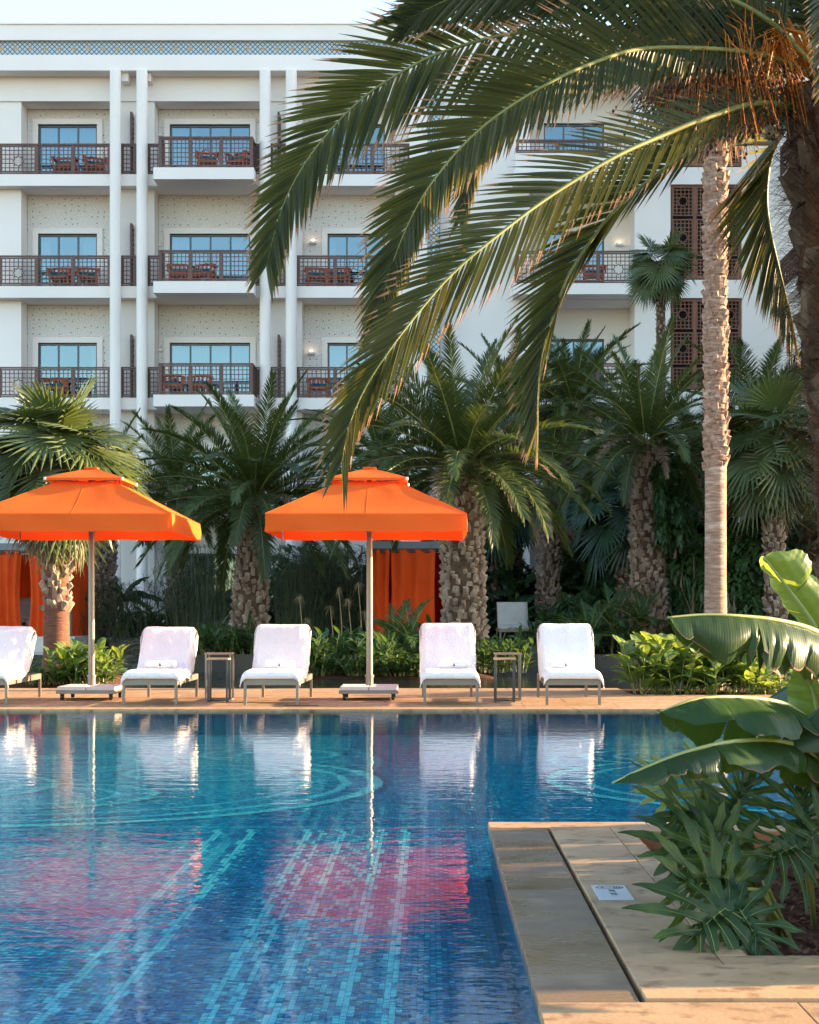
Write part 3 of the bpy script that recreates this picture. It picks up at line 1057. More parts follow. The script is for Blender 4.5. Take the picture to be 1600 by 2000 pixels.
    # shuttered screen between neighbouring balconies
for pa, pb in ((252, 264), (540, 552)):
    for k in range(3):
        z0 = FL[k]
        sc = hpart('balcony_screen', 'brownrail', [(X(pa + 2, 49.4), X(pa + 2, 49.4) + .06, 49.4, 49.65, z0 + .002, z0 + 1.95)])
        for q in range(12):
            hpart('slat', 'brownrail', [(X(pa + 2, 49.4) + .061, X(pa + 2, 49.4) + .085, 49.41, 49.64, z0 + .1 + q * .15, z0 + .2 + q * .15)], sc)
        railing(X(238, 49.3) if pa < 300 else X(529, 49.3), X(264, 49.3) if pa < 300 else X(558, 49.3), 49.32, z0, .90, 1, stars=())
# ground floor front
hpart('ground_floor_wall', 'white', [(XL, X(300, 50), 49.9, 50.3, .4, 3.957), (X(300, 50), X(340, 50), 50.0, 50.3, .4, 3.957), (X(340, 50), X(470, 50), 50.0, 50.3, 3.0, 3.957), (X(470, 50), X(560, 50), 50.0, 50.3, .4, 3.957),
                                     (X(660, 50), X(802, 50), 50.0, 50.3, .4, 3.957), (X(560, 50), X(660, 50), 50.0, 50.3, 3.0, 3.957)])
window(X(341, 50), X(469, 50), .87, 2.99, 50.15, 4)
window(X(561, 50), X(659, 50), .87, 2.99, 50.15, 3)
hpart('door_card_reader', 'darkmetal', [(X(318, 50), X(323, 50), 49.97, 49.998, 1.75, 1.86)])
# right hand block
RB = 49.6
hpart('side_block_wall', 'white', [(X(860, RB), X(1035, RB), RB, 51.2, .3, 18.9)])
hpart('side_block_wall', 'white', [(X(1240, RB), X(1310, RB), RB, 51.2, .3, 18.9)])
hpart('side_block_wall', 'white', [(X(1450, RB), X(1600, RB), RB, 51.2, .3, 18.9)])
hpart('side_block_header', 'white', [(X(1035, RB) + .002, X(1240, RB) - .002, 49.0, 51.2, 17.62, 18.9)])
hpart('side_block_header', 'white', [(X(1310, RB) + .002, X(1450, RB) - .002, RB + .003, 51.2, 16.9, 18.9)])
YR = 51.05
for k in range(4):
    z0 = FL[k]
    ztop = 17.618 if k == 0 else FL[k - 1] - .353
    hpart('balcony', 'white', [(X(1004, 48.8), X(1250, 48.8), 48.8, 49.597, z0 - .33, z0), (X(1035, RB) + .003, X(1240, RB) - .003, 49.597, 52.3, z0 - .35, z0)])
    wx0, wx1 = X(1062, YR), X(1180, YR)
    wz = z0 + 2.08
    hpart('recess_wall', 'cream', [(X(1030, YR), wx0, YR, YR + .15, z0 + .002, ztop), (wx1, X(1245, YR), YR, YR + .15, z0 + .002, ztop), (wx0, wx1, YR, YR + .15, wz, ztop)])
    s_ = .16
    hpart('window_surround', 'cream', [(wx0 - s_, wx0, YR - .05, YR + .1, z0 + .002, wz + s_), (wx1, wx1 + s_, YR - .05, YR + .1, z0 + .002, wz + s_), (wx0, wx1, YR - .05, YR + .1, wz, wz + s_)])
    window(wx0, wx1, z0 + .01, wz - .01, YR + .1, 2 if k == 2 else 3, [[(.72, 1)], [(.6, 1)], [(.5, 1)], []][k])
    ra, rb = X(1010, 48.88), X(1248, 48.88)
    if k == 0:
        hpart('balcony_parapet', 'white', [(ra - .05, rb + .02, 48.82, 48.98, z0 + .002, z0 + .52)])
        railing(ra, rb, 48.9, z0 + .52, .38, 3, stars=())
    else:
        railing(ra, rb, 48.9, z0, .95, 3, stars=(0, 2))
        side_railing(ra, 48.95, 49.58, z0, .95)


def lattice_window(zs, x0, x1, nc):
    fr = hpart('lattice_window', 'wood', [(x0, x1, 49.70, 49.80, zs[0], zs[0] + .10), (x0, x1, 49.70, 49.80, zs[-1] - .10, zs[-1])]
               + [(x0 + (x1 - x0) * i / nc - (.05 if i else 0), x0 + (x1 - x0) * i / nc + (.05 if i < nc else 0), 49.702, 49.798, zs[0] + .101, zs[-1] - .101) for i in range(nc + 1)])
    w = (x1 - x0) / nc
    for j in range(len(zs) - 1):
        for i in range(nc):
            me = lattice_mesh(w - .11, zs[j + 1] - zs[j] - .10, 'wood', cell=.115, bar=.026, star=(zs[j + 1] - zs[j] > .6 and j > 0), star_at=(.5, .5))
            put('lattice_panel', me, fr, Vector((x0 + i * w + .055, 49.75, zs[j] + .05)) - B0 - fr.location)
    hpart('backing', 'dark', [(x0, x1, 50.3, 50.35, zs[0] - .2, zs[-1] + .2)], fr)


lx0, lx1 = X(1311, 49.75), X(1449, 49.75)
lattice_window([H(545, 49.75), H(503, 49.75), H(425, 49.75), H(361, 49.75)], lx0, lx1, 3)
lattice_window([H(760, 49.75), H(715, 49.75), H(646, 49.75), H(583, 49.75)], lx0, lx1, 3)
lattice_window([H(325, 49.75), H(283, 49.75), H(205, 49.75), 16.88], lx0, lx1, 3)
for za, zb in ((H(361, RB) + .02, H(325, RB) - .02), (H(583, RB) + .02, H(545, RB) - .02), (.3, H(760, RB) - .02)):
    hpart('spandrel_wall', 'white', [(X(1310, RB) + .003, X(1450, RB) - .003, RB + .002, 51.2, za, zb)])
hpart('ground_floor_wall', 'white', [(X(1035, RB) + .002, X(1240, RB) - .002, 50.6, 50.8, .4, 3.95)])
# wing that comes forward at the right
WX = X(1552, 49.6)
hpart('wing_wall', 'white', [(WX, WX + 12, 35.5, 49.597, .2, 18.6)])
for k in range(4):
    z0 = FL[k] - 0.25
    for (y0, y1) in ((46.6, 48.9), (42.0, 44.6)):
        hpart('wing_balcony', 'white', [(WX - .62, WX - .002, y0, y1, z0 - .33, z0)])
        r = hpart('railing', 'brownrail', [(WX - .60, WX - .53, y0, y1, z0 + .9, z0 + .945)])
        for q in range(2):
            me = lattice_mesh((y1 - y0) / 2 - .04, .82, 'brownrail', star=True)
            put('lattice_panel', me, r, Vector((WX - .56, y0 + .02 + q * (y1 - y0) / 2, z0 + .06)) - B0 - r.location, (0, 0, math.pi / 2))
        railing(WX - .56, WX - .02, y0 + .03, z0, .9, 1, stars=())
        railing(WX - .56, WX - .02, y1 - .03, z0, .9, 1, stars=())
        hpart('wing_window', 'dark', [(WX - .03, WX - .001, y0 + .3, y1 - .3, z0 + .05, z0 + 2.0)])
# lit wall lamps and small switch boxes
for (px, py, Z) in ((608, 686, 50.3), (612, 470, 50.3), (1210, 474, 50.95)):
    lp = P(px, py, Z)
    wl_ = hpart('wall_lamp', 'white', [(lp.x - .10, lp.x + .10, lp.y - .12, lp.y + .1, lp.z - .09, lp.z - .03)])
    b = MB()
    b.tube([(lp.x, lp.y - .03, lp.z - .028), (lp.x, lp.y - .03, lp.z + .03)], [.05, .035], 8)
    b.build('bulb', M['lamp'], wl_, abs_=True)
for (px, py) in ((312, 263), (312, 478), (312, 684)):
    q = P(px, py, 50.35)
    hpart('wall_box', 'white', [(q.x - .07, q.x + .07, 50.33, 50.418, q.z - .025, q.z + .025)])

# balcony armchairs
ch = thing('balcony_armchair', 'x', 'armchair', (0, 0, 0), group='armchairs on the hotel balconies')
b = MB()
b.slab(-.30, .30, -.28, .28, .30, .36)
b.build('seat_frame', M['orangewood'], ch)
b = MB()
b.slab(-.26, .26, -.25, .22, .362, .47, .02)
b.build('cushion', M['teal'], ch)
b = MB()
b.box(-.30, .30, .24, .29, .36, .42)
for i in range(5):
    b.box(-.28 + i * .125, -.22 + i * .125, .25, .28, .42, .66)
b.tube([(-.31, .2, .66), (-.2, .27, .69), (0, .29, .70), (.2, .27, .69), (.31, .2, .66)], .04, 6)
b.build('backrest', M['orangewood'], ch)
for s in (-1, 1):
    b = MB()
    b.box(s * .33 - .04, s * .33 + .04, -.28, .24, .56, .61)
    b.box(s * .33 - .025, s * .33 + .025, -.27, -.22, .36, .56)
    b.build('armrest', M['orangewood'], ch)
    for yy in (-.25, .25):
        b = MB()
        b.box(s * .27 - .025, s * .27 + .025, yy - .025, yy + .025, 0, .30)
        b.build('leg', M['orangewood'], ch)
spots = [(128, 0, 0, 'flat', 'left bay of the top floor, nearer the hotel end'), (185, 0, .3, 'flat', 'left bay of the top floor, beside the round column'), (405, 0, .2, 'mid', 'middle bay of the top floor'), (468, 0, -.4, 'mid', 'middle bay of the top floor, right end'),
         (118, 1, 0, 'flat', 'left bay one floor below the top, left of two'), (172, 1, .2, 'flat', 'left bay one floor below the top, right of two'), (350, 1, .1, 'mid', 'middle bay one floor below the top, left of two'), (398, 1, -.2, 'mid', 'middle bay one floor below the top, right of two'),
         (618, 1, .15, 'flat', 'right bay one floor below the top, left of two'), (662, 1, -.2, 'flat', 'right bay one floor below the top, right of two'), (338, 2, .1, 'mid', 'middle bay two floors below the top, left of two'), (392, 2, -.1, 'mid', 'middle bay two floors below the top, right of two'),
         (622, 2, .1, 'flat', 'right bay two floors below the top'), (1160, 1, .0, 'r', 'behind the palm fronds'), (110, 2, 0, 'flat', 'left bay just above the fan palm')]
for i, (px, k, rz, kind, where) in enumerate(spots):
    Z = {'flat': 49.75, 'mid': 49.2, 'r': 49.4}[kind]
    lab = 'orange wooden armchair with teal cushion, ' + where
    if i == 0:
        ch.location = (X(px, Z), Z, FL[k] + .003)
        ch.rotation_euler = (0, 0, rz)
        ch['label'] = lab
    else:
        dup(ch, (X(px, Z), Z, FL[k] + .003), rz, lab)

# ------------------------------------------------------------------ pool furniture
def make_lounger(label, loc, mat_frame='metal', cushion=True, ang=48):
    t = thing('sun_lounger', label, 'sun lounger', loc, group='sun loungers along the pool edge')
    W, L2, zr = .355, 1.98, .33
    b = MB()
    b.box(-W, W, 0, .04, zr - .075, zr)
    b.box(-W, W, L2 - .04, L2, zr - .075, zr)
    b.box(-W, -W + .035, .04, L2 - .04, zr - .075, zr)
    b.box(W - .035, W, .04, L2 - .04, zr - .075, zr)
    b.build('frame', M[mat_frame], t)
    for sx in (-1, 1):
        for yy in (0.002, L2 - .037):
            b = MB()
            x0 = -W + .001 if sx < 0 else W - .036
            b.box(x0, x0 + .035, yy, yy + .035, 0.0, zr - .074)
            b.build('leg', M[mat_frame], t)
    b = MB()
    for q in range(9):
        b.box(-W + .036, W - .036, .07 + q * .11, .13 + q * .11, zr - .03, zr - .008)
    b.build('slat_deck', M[mat_frame], t)
    b = MB()
    hy, hz = 1.05, zr
    ca, sa = math.cos(rad(ang)), math.sin(rad(ang))
    for q in range(7):
        d = .04 + q * .105
        Mt = Matrix.Translation((0, hy + ca * d, hz + sa * d)) @ Matrix.Rotation(rad(ang), 4, 'X')
        b.box(-W + .04, W - .04, 0, .06, -.03, -.012, Mt)
    b.build('backrest', M[mat_frame], t)
    if cushion:
        b = MB()
        prof = [(0.01, zr + .002), (0.6, zr + .002), (1.02, zr + .002), (hy + .02 + ca * .35, hz + sa * .35), (hy + .02 + ca * .80, hz + sa * .80)]
        th = .085

        def fn(u, v):
            k = v * (len(prof) - 1)
            i = min(int(k), len(prof) - 2)
            f = k - i
            y = prof[i][0] * (1 - f) + prof[i + 1][0] * f
            z = prof[i][1] * (1 - f) + prof[i + 1][1] * f
            back = max(0, min(1, (y - 1.0) / .08))
            ny, nz_ = -sa * back, 1 - back + ca * back
            a = u * 2 - 1
            e = 1 - abs(a) ** 6
            ev = min(1, min(v, 1 - v) * 14) ** .5
            h = th * (e ** .5) * ev
            return (a * (W - .005), y + ny * h, z + nz_ * h)
        b.grid(fn, 16, 40)
        b.build('cushion', M['cushion'], t, smooth=True)
    return t


def make_towel(label, loc, seed, ang=48):
    """terry towel laid over the lounger, hanging a little over its edges"""
    rr = random.Random(seed)
    t = thing('towel', label, 'towel', loc, group='towels spread over the loungers')
    W = .385
    zr, hy, hz = .33, 1.05, .33
    ca, sa = math.cos(rad(ang)), math.sin(rad(ang))
    th = .105
    pts = [(-.030, zr + .004), (-.048, zr + .045), (-.025, zr + .090), (.06, zr + .105), (.5, zr + .112), (.95, zr + .105)]
    for d in (.08, .25, .45, .62, .76):
        pts.append((hy + ca * d - sa * th, hz + sa * d + ca * th))
    pts += [(hy + ca * .84 - sa * .07, hz + sa * .84 + ca * .08), (hy + ca * .86, hz + sa * .86 + .01), (hy + ca * .80 + .04, hz + sa * .74), (hy + ca * .66 + .07, hz + sa * .52)]
    pts = smooth_path([Vector((0, p[0], p[1])) for p in pts], 46)
    off = rr.uniform(-.02, .02)

    def fn(u, v):
        k = v * (len(pts) - 1)
        i = min(int(k), len(pts) - 2)
        p = pts[i].lerp(pts[i + 1], k - i)
        tn = (pts[min(i + 2, len(pts) - 1)] - pts[max(i - 1, 0)]).normalized()
        n = Vector((0, -tn.z, tn.y))
        a = u * 2 - 1
        back = max(0.0, min(1.0, (p.y - .9) / .3))
        side = .055 + .035 * back + .03 * noise.noise(Vector((seed * 3.1, v * 5, a)))
        f = max(0.0, (abs(a) - .82) / .18)
        x = (abs(a) if f == 0 else .82 + .18 * math.sin(f * 1.4) / 1.0) * W * (1 if a > 0 else -1)
        drop = side * 2.0 * f ** 1.6 + .012 * f
        w = .004 * noise.noise(Vector((a * 4 + seed, v * 16, 1))) + .006 * noise.noise(Vector((a * 2.2 + seed * 2, v * 5, 4)))
        w += .010 * f * noise.noise(Vector((v * 30, seed, a)))
        return (x + off + .006 * noise.noise(Vector((v * 9, seed, 3))), p.y + n.y * w + (n.y * -drop if back > .5 else 0), p.z + n.z * w - (drop * (1 - back) + drop * .55 * back))
    b = MB()
    b.grid(fn, 44, 120)
    o = b.build('cloth', M['towel'], t, smooth=True)
    md = o.modifiers.new('thickness', 'SOLIDIFY')
    md.thickness = .006
    return t


def make_roll(label, loc, seed):
    t = thing('rolled_towel', label, 'rolled towel', loc, group='rolled towels on the loungers')
    b = MB()

    def fn(u, v):
        a = v * 2 * math.pi
        x = (u - .5) * .42
        e = max(0, abs(u - .5) * 2 - .93) / .07
        r = (.052 + .003 * noise.noise(Vector((x * 9, math.cos(a) * 2, seed)))) * (1 - e * .55)
        return (x, math.cos(a) * r * 1.1, .05 + math.sin(a) * r)
    b.grid(fn, 24, 20)
    b.build('roll', M['towel'], t, smooth=True)
    b = MB()
    b.add([(-.004, -.0605, .03), (.006, -.0605, .03), (.012, -.0605, .05), (.004, -.0605, .045), (.0, -.0605, .072), (-.008, -.0605, .052)], [(0, 1, 2, 3, 4, 5)])
    ring(b2 := MB(), 0, 0, .014, .014, .004, 0)
    b.add([(x - .001, -.0602, .040 + y_) for x, y_, z_ in b2.v], b2.f)
    b.build('emblem', M['ink'], t)
    return t


def smooth_path(pts, n):
    """Catmull-Rom through pts, n even steps"""
    P_ = [pts[0] * 2 - pts[1]] + list(pts) + [pts[-1] * 2 - pts[-2]]
    fine = []
    for i in range(1, len(P_) - 2):
        for k in range(12):
            t = k / 12
            a, b, c, d = P_[i - 1], P_[i], P_[i + 1], P_[i + 2]
            fine.append(.5 * ((2 * b) + (c - a) * t + (2 * a - 5 * b + 4 * c - d) * t * t + (3 * b - a - 3 * c + d) * t ** 3))
    fine.append(P_[-2])
    ln = [0]
    for i in range(1, len(fine)):
        ln.append(ln[-1] + (fine[i] - fine[i - 1]).length)
    out, j = [], 0
    for k in range(n + 1):
        t = ln[-1] * k / n
        while j < len(ln) - 2 and ln[j + 1] < t:
            j += 1
        f = (t - ln[j]) / max(1e-9, ln[j + 1] - ln[j])
        out.append(fine[j].lerp(fine[j + 1], f))
    return out


LX = [(-5.78, 'cut off by the left edge of the picture'), (-3.60, 'between the first parasol base and the nesting tables'), (-2.04, 'just left of the second parasol base'), (0.27, 'just right of the second parasol base'), (1.84, 'nearest the sunlit flower bed')]
ly = 20.82
for i, (lx, where) in enumerate(LX):
    ang = (47, 46, 50, 52, 51)[i]
    rz = rad((1.2, .4, -.9, .8, -.5)[i])
    make_lounger('bronze framed sun lounger ' + where, (lx, ly, .004), ang=ang).rotation_euler = (0, 0, rz)
    make_towel('white towel over the sun lounger ' + where, (lx, ly, .004), i + 1, ang).rotation_euler = (0, 0, rz)
    make_roll('white rolled towel with small emblem, lounger ' + where, (lx + (-.02, .0, .03, .05, -.03)[i], ly + .85, .448), i)


def make_parasol(label, loc):
    t = thing('parasol', label, 'parasol', loc, group='orange parasols on the deck')
    b = MB()
    b.cyl(0, 0, .10, 3.05, .045, .038, 16)
    b.build('pole', M['metal'], t, smooth=False)
    b = MB()
    b.cyl(0, 0, .30, .33, .062, .062, 14)
    b.cyl(0, 0, .10, .30, .052, .052, 14)
    b.build('pole_sleeve', M['metal'], t)
    b = MB()
    b.slab(-.40, .40, -.40, .40, .088, .135, .004)
    b.build('base_frame', M['metal'], t)
    for sx in (-1, 1):
        for sy in (-1, 1):
            b = MB()
            x0, x1 = (.006, .385) if sx > 0 else (-.385, -.006)
            y0, y1 = (.006, .385) if sy > 0 else (-.385, -.006)
            b.slab(x0, x1, y0, y1, .136, .185, .006)
            b.build('ballast_slab', M['ballast'], t)
            w = MB()
            w.tube([(sx * .33 - .02, sy * .33, .04), (sx * .33 + .02, sy * .33, .04)], .04, 12)
            wo_ = w.build('wheel', M['rubber'], t)
            f = MB()
            f.box(sx * .33 - .03, sx * .33 + .03, sy * .33 - .02, sy * .33 + .02, .075, .09)
            f.build('fork', M['darkmetal'], wo_)
    # square canopy, sagging a little between its ribs
    HW, z0, z1, hw1 = 1.30, 2.47, 2.95, .40
    b = MB()

    def panel(k):
        def fn(u, v):
            w = HW + (hw1 - HW) * v
            a = (u * 2 - 1)
            sag = -.035 * math.sin(math.pi * min(1, v * 1.05)) * (1 - a * a) - .012 * math.sin(a * 9 + k) * v * (1 - v) + .010 * noise.noise(Vector((a * 3, v * 3, k * 7 + loc[0]))) * (1 - abs(a)) * v
            p = Vector((a * w, -w, z0 + (z1 - z0) * v + sag))
            return Matrix.Rotation(k * math.pi / 2, 3, 'Z') @ p
        return fn
    for k in range(4):
        b.grid(panel(k), 14, 12)
    cano = b.build('canopy', M['canvas'], t, smooth=True)
    for k in range(8):                               # stitched seams on the hips and down the middle of each panel
        a = math.pi / 4 * k
        r0_, r1_ = (HW * 1.414, hw1 * 1.414) if k % 2 else (HW, hw1)
        b = MB()
        pts_ = []
        for q in range(9):
            v = q / 8
            w = r0_ + (r1_ - r0_) * v
            sg_ = 0 if k % 2 else -.035 * math.sin(math.pi * min(1, v * 1.05))
            pts_.append((math.cos(a) * w, math.sin(a) * w, z0 + (z1 - z0) * v + sg_ + .001))
        b.tube(pts_, .005 if k % 2 else .003, 5)
        b.build('seam', M['canvas'], cano)
    for k in range(4):
        b = MB()

        def val(u, v, k=k):
            a = u * 2 - 1
            p = Vector((a * (HW + .004), -HW - .004 - .014 * math.sin(math.pi * v) * math.sin(a * 7 + k) - .01 * v, z0 + .004 - v * (.235 + .006 * math.sin(a * 11))))
            return Matrix.Rotation(k * math.pi / 2, 3, 'Z') @ p
        b.grid(val, 24, 4)
        b.build('valance', M['canvas'], t, smooth=True)
    b = MB()
    cw, c0, c1 = .52, 3.0, 3.16

    def cap(k):
        def fn(u, v):
            w = cw + (.05 - cw) * v
            a = u * 2 - 1
            return Matrix.Rotation(k * math.pi / 2, 3, 'Z') @ Vector((a * w, -w, c0 + (c1 - c0) * (v ** .9) - .012 * math.sin(math.pi * v) * (1 - a * a)))
        return fn
    for k in range(4):
        b.grid(cap(k), 8, 6)

        def lip(u, v, k=k):
            a = u * 2 - 1
            return Matrix.Rotation(k * math.pi / 2, 3, 'Z') @ Vector((a * cw, -cw, c0 - .035 * v))
        b.grid(lip, 8, 1)
    capo = b.build('vent_cap', M['canvas'], t, smooth=True)
    for sx in (-1, 1):
        for sy in (-1, 1):
            b = MB()
            b.tube([(sx * cw, sy * cw, c0 - .035), (sx * cw, sy * cw, c0 + .005)], .018, 8)
            b.build('corner_tip', M['ballast'], capo)
    b = MB()
    b.slab(-.09, .09, -.09, .09, c1 - .003, c1 + .02, .006)
    b.build('finial', M['canvas'], t)
    for k in range(8):
        a = math.pi / 4 * k
        e = HW * (1.414 if k % 2 else 1.0) - .03
        b = MB()
        b.tube([(math.cos(a) * .04, math.sin(a) * .04, z1 - .01), (math.cos(a) * e, math.sin(a) * e, z0 - .03)], .014, 5)
        rb = b.build('rib', M['metal'], t)
        b = MB()
        b.tube([(math.cos(a) * .045, math.sin(a) * .045, 2.30), (math.cos(a) * e * .5, math.sin(a) * e * .5, (z0 + z1) / 2 - .025)], .011, 5)
        b.build('strut', M['metal'], rb)
    for k in range(4):
        a = math.pi / 4 + math.pi / 2 * k
        b = MB()
        b.tube([(math.cos(a) * .05, math.sin(a) * .05, 2.97), (math.cos(a) * cw * 1.3, math.sin(a) * cw * 1.3, c0 - .02)], .014, 5)
        for dx in (-.12, .12):
            b.tube([(math.cos(a - .785) * .36 - math.sin(a - .785) * dx, math.sin(a - .785) * .36 + math.cos(a - .785) * dx, 2.93), (math.cos(a - .785) * .36 - math.sin(a - .785) * dx, math.sin(a - .785) * .36 + math.cos(a - .785) * dx, 3.03)], .014, 5)
        b.build('cap_rib', M['metal'], t)
    return t


make_parasol('orange square parasol with vented top, partly cut by the left edge', (X(179, 22.3), 22.3, .004))
make_parasol('orange square parasol with vented top in the middle of the deck', (X(722, 22.3), 22.3, .004))


def make_table(label, loc, w, d, h, mat):
    t = thing('nesting_table', label, 'side table', loc, group='nesting tables between loungers')
    b = MB()
    n = 4
    for i in range(n):
        b.slab(-w / 2, w / 2, -d / 2 + i * d / n + .003, -d / 2 + (i + 1) * d / n - .003, h - .022, h, .002)
    b.build('tabletop', M['teak'], t)
    for s in (-1, 1):
        x = s * (w / 2 - .02)
        for yy in (-d / 2 + .02, d / 2 - .02):
            b = MB()
            b.box(x - .012, x + .012, yy - .012, yy + .012, 0, h - .023)
            b.build('leg', M[mat], t)
        b = MB()
        b.box(x - .0115, x + .0115, -d / 2 + .033, d / 2 - .033, 0, .02)
        b.build('foot_bar', M[mat], t)
    b = MB()
    b.box(-w / 2 + .033, w / 2 - .033, d / 2 - .032, d / 2 - .009, .001, .021)
    b.build('stretcher', M[mat], t)
    return t


for px, wh in ((427, 'left of the first parasol gap'), (991, 'right')):
    side = 'between the two loungers left of the middle parasol' if px < 500 else 'between the two loungers right of the middle parasol'
    make_table('taller bronze nesting table ' + side, (X(px + 1, 22.0), 22.05, .004), .37, .34, .64, 'metal')
    make_table('lower dark grey nesting table ' + side, (X(px - 4, 21.4), 21.62, .004), .29, .30, .58, 'darkmetal')
dg_ = thing('drain_grate', 'narrow brown drain grate in the deck below a lounger', 'drain', (X(589, 20.75), 20.7, .0))
b = MB()
b.box(-.22, .22, -.07, .07, .001, .004)
b.build('frame', M['darkmetal'], dg_)
for i in range(14):
    b = MB()
    b.box(-.21 + i * .031, -.19 + i * .031, -.06, .06, .0042, .009)
    b.build('bar', M['ginger'], dg_)


# cabanas
def curtain_mesh(w, h, folds, amp, gather=0.0, seed=0):
    b = MB()
    rr = random.Random(seed)
    ph = rr.uniform(0, 6)

    def fn(u, v):
        squeeze = 1 - gather * math.sin(math.pi * min(1, v * 1.0)) * .5
        x = (u - .5) * w * squeeze + w / 2
        y = amp * math.sin(u * folds * 2 * math.pi + ph) * (.75 + .4 * v) + amp * .4 * math.sin(u * folds * 5 + v * 3)
        return (x, y, h * (1 - v))
    b.grid(fn, max(24, int(folds * 12)), 14)
    return b.mesh('curtain', M['curtain'], True)


def make_cabana(label, loc, w, d, h, fronts, seed):
    t = thing('cabana', label, 'cabana', loc, group='orange curtained cabanas')
    b = MB()
    b.slab(-w / 2 - .1, w / 2 + .1, -.1, d + .1, -.42, 0, .01)
    b.build('platform', M['ballast'], t)
    for sx in (-1, 1):
        for yy in (.04, d - .04):
            b = MB()
            b.box(sx * (w / 2 - .04) - .04, sx * (w / 2 - .04) + .04, yy - .04, yy + .04, .001, h)
            b.build('post', M['greymetal'], t)
    b = MB()
    b.box(-w / 2, w / 2, -.02, .10, h + .001, h + .15)
    b.box(-w / 2, w / 2, d - .10, d + .02, h + .001, h + .15)
    b.box(-w / 2, -w / 2 + .1, .101, d - .101, h + .002, h + .149)
    b.box(w / 2 - .1, w / 2, .101, d - .101, h + .002, h + .149)
    b.build('roof_frame', M['greymetal'], t)
    b = MB()
    b.slab(-w / 2 + .05, w / 2 - .05, .05, d - .05, h + .152, h + .17, .004)
    b.build('roof_panel', M['greymetal'], t)
    b = MB()
    b.tube([(-w / 2, -.05, h - .04), (w / 2, -.05, h - .04)], .014, 6)
    b.build('curtain_rail', M['darkmetal'], t)
    for i, (x0, cw_, fo, ga) in enumerate(fronts):
        me = curtain_mesh(cw_, h - .03, fo, .05, ga, seed + i)
        c = put('curtain', me, t, (x0, -.05, .01))
        for q in range(max(2, int(fo))):
            b = MB()
            xx = x0 + cw_ * (q + .5) / max(2, int(fo))
            b.tube([(xx - .07, -.052, h - .075), (xx + .07, -.052, h - .075)], .024, 8)
            b.build('eyelet', M['darkmetal'], c)
            COL.objects[-1].location = (-x0, .05, -.01)
    put('back_curtain', curtain_mesh(w - .1, h - .03, 9, .05, 0, seed + 9), t, (-w / 2 + .05, d - .1, .01))
    for s in (-1, 1):
        put('side_curtain', curtain_mesh(d - .2, h - .03, 7, .05, 0, seed + 12), t, (s * (w / 2 - .1), .1, .01), (0, 0, math.pi / 2))
    return t


make_cabana('orange curtained cabana with open front at the left, holding two loungers', (X(10, 38), 38.0, .62), 3.1, 2.2, 2.02, [(-1.55, .5, 3, .2), (-.45, .85, 4, .3), (.55, .95, 5, .3)], 3)
make_cabana('orange cabana with closed pleated curtain behind the middle parasol', (X(820, 38), 38.0, .62), 2.5, 2.2, 2.06, [(-1.25, .55, 2.5, .2), (-.68, 1.05, 3, .1), (.55, .6, 3, .0)], 30)
for lx, lz, where in ((X(27, 38.6), 38.3, 'left one inside the left cabana'), (X(80, 38.6), 38.3, 'right one inside the left cabana')):
    q = make_lounger('beige cushioned lounger, ' + where, (lx, lz, .622))
    q['group'] = 'beige loungers away from the pool'
q = make_lounger('beige cushioned lounger on the terrace between the palm trunks', (X(1006, 36), 35.7, .50))
q['group'] = 'beige loungers away from the pool'
b = MB()
b.slab(X(1006, 36) - .6, X(1006, 36) + .6, 35.5, 38, .1, .498, .01)
struct(b.build('lounger_pad', M['terrace']))

# ------------------------------------------------------------------ palms
def leaflet(b, p, d, wd, n, L, w, st, droop, fold=.25, tipmat=None):
    """one folded lance-shaped leaflet: keel in the middle, drooping towards its tip"""
    vs, fs = [], []
    rows_ = []
    for k in range(st + 1):
        q = k / st
        c = p + d * (L * q) + Vector((0, 0, -droop * L * q * q))
        hw = w * .5 * (min(1.0, .45 + q * 3.0) * (1 - q ** 2.6) + .02)
        if fold:
            rows_.append((c + wd * hw + n * hw * fold, c - n * hw * fold * .6, c - wd * hw + n * hw * fold))
        else:
            rows_.append((c + wd * hw, c - wd * hw))
    base = len(b.v)
    m = len(rows_[0])
    for r_ in rows_:
        b.v.extend([tuple(x) for x in r_])
    for k in range(st):
        for j in range(m - 1):
            a = base + k * m + j
            b.f.append((a, a + 1, a + m + 1, a + m))
            b.m.append(tipmat if (tipmat is not None and k == st - 1) else b.mi)


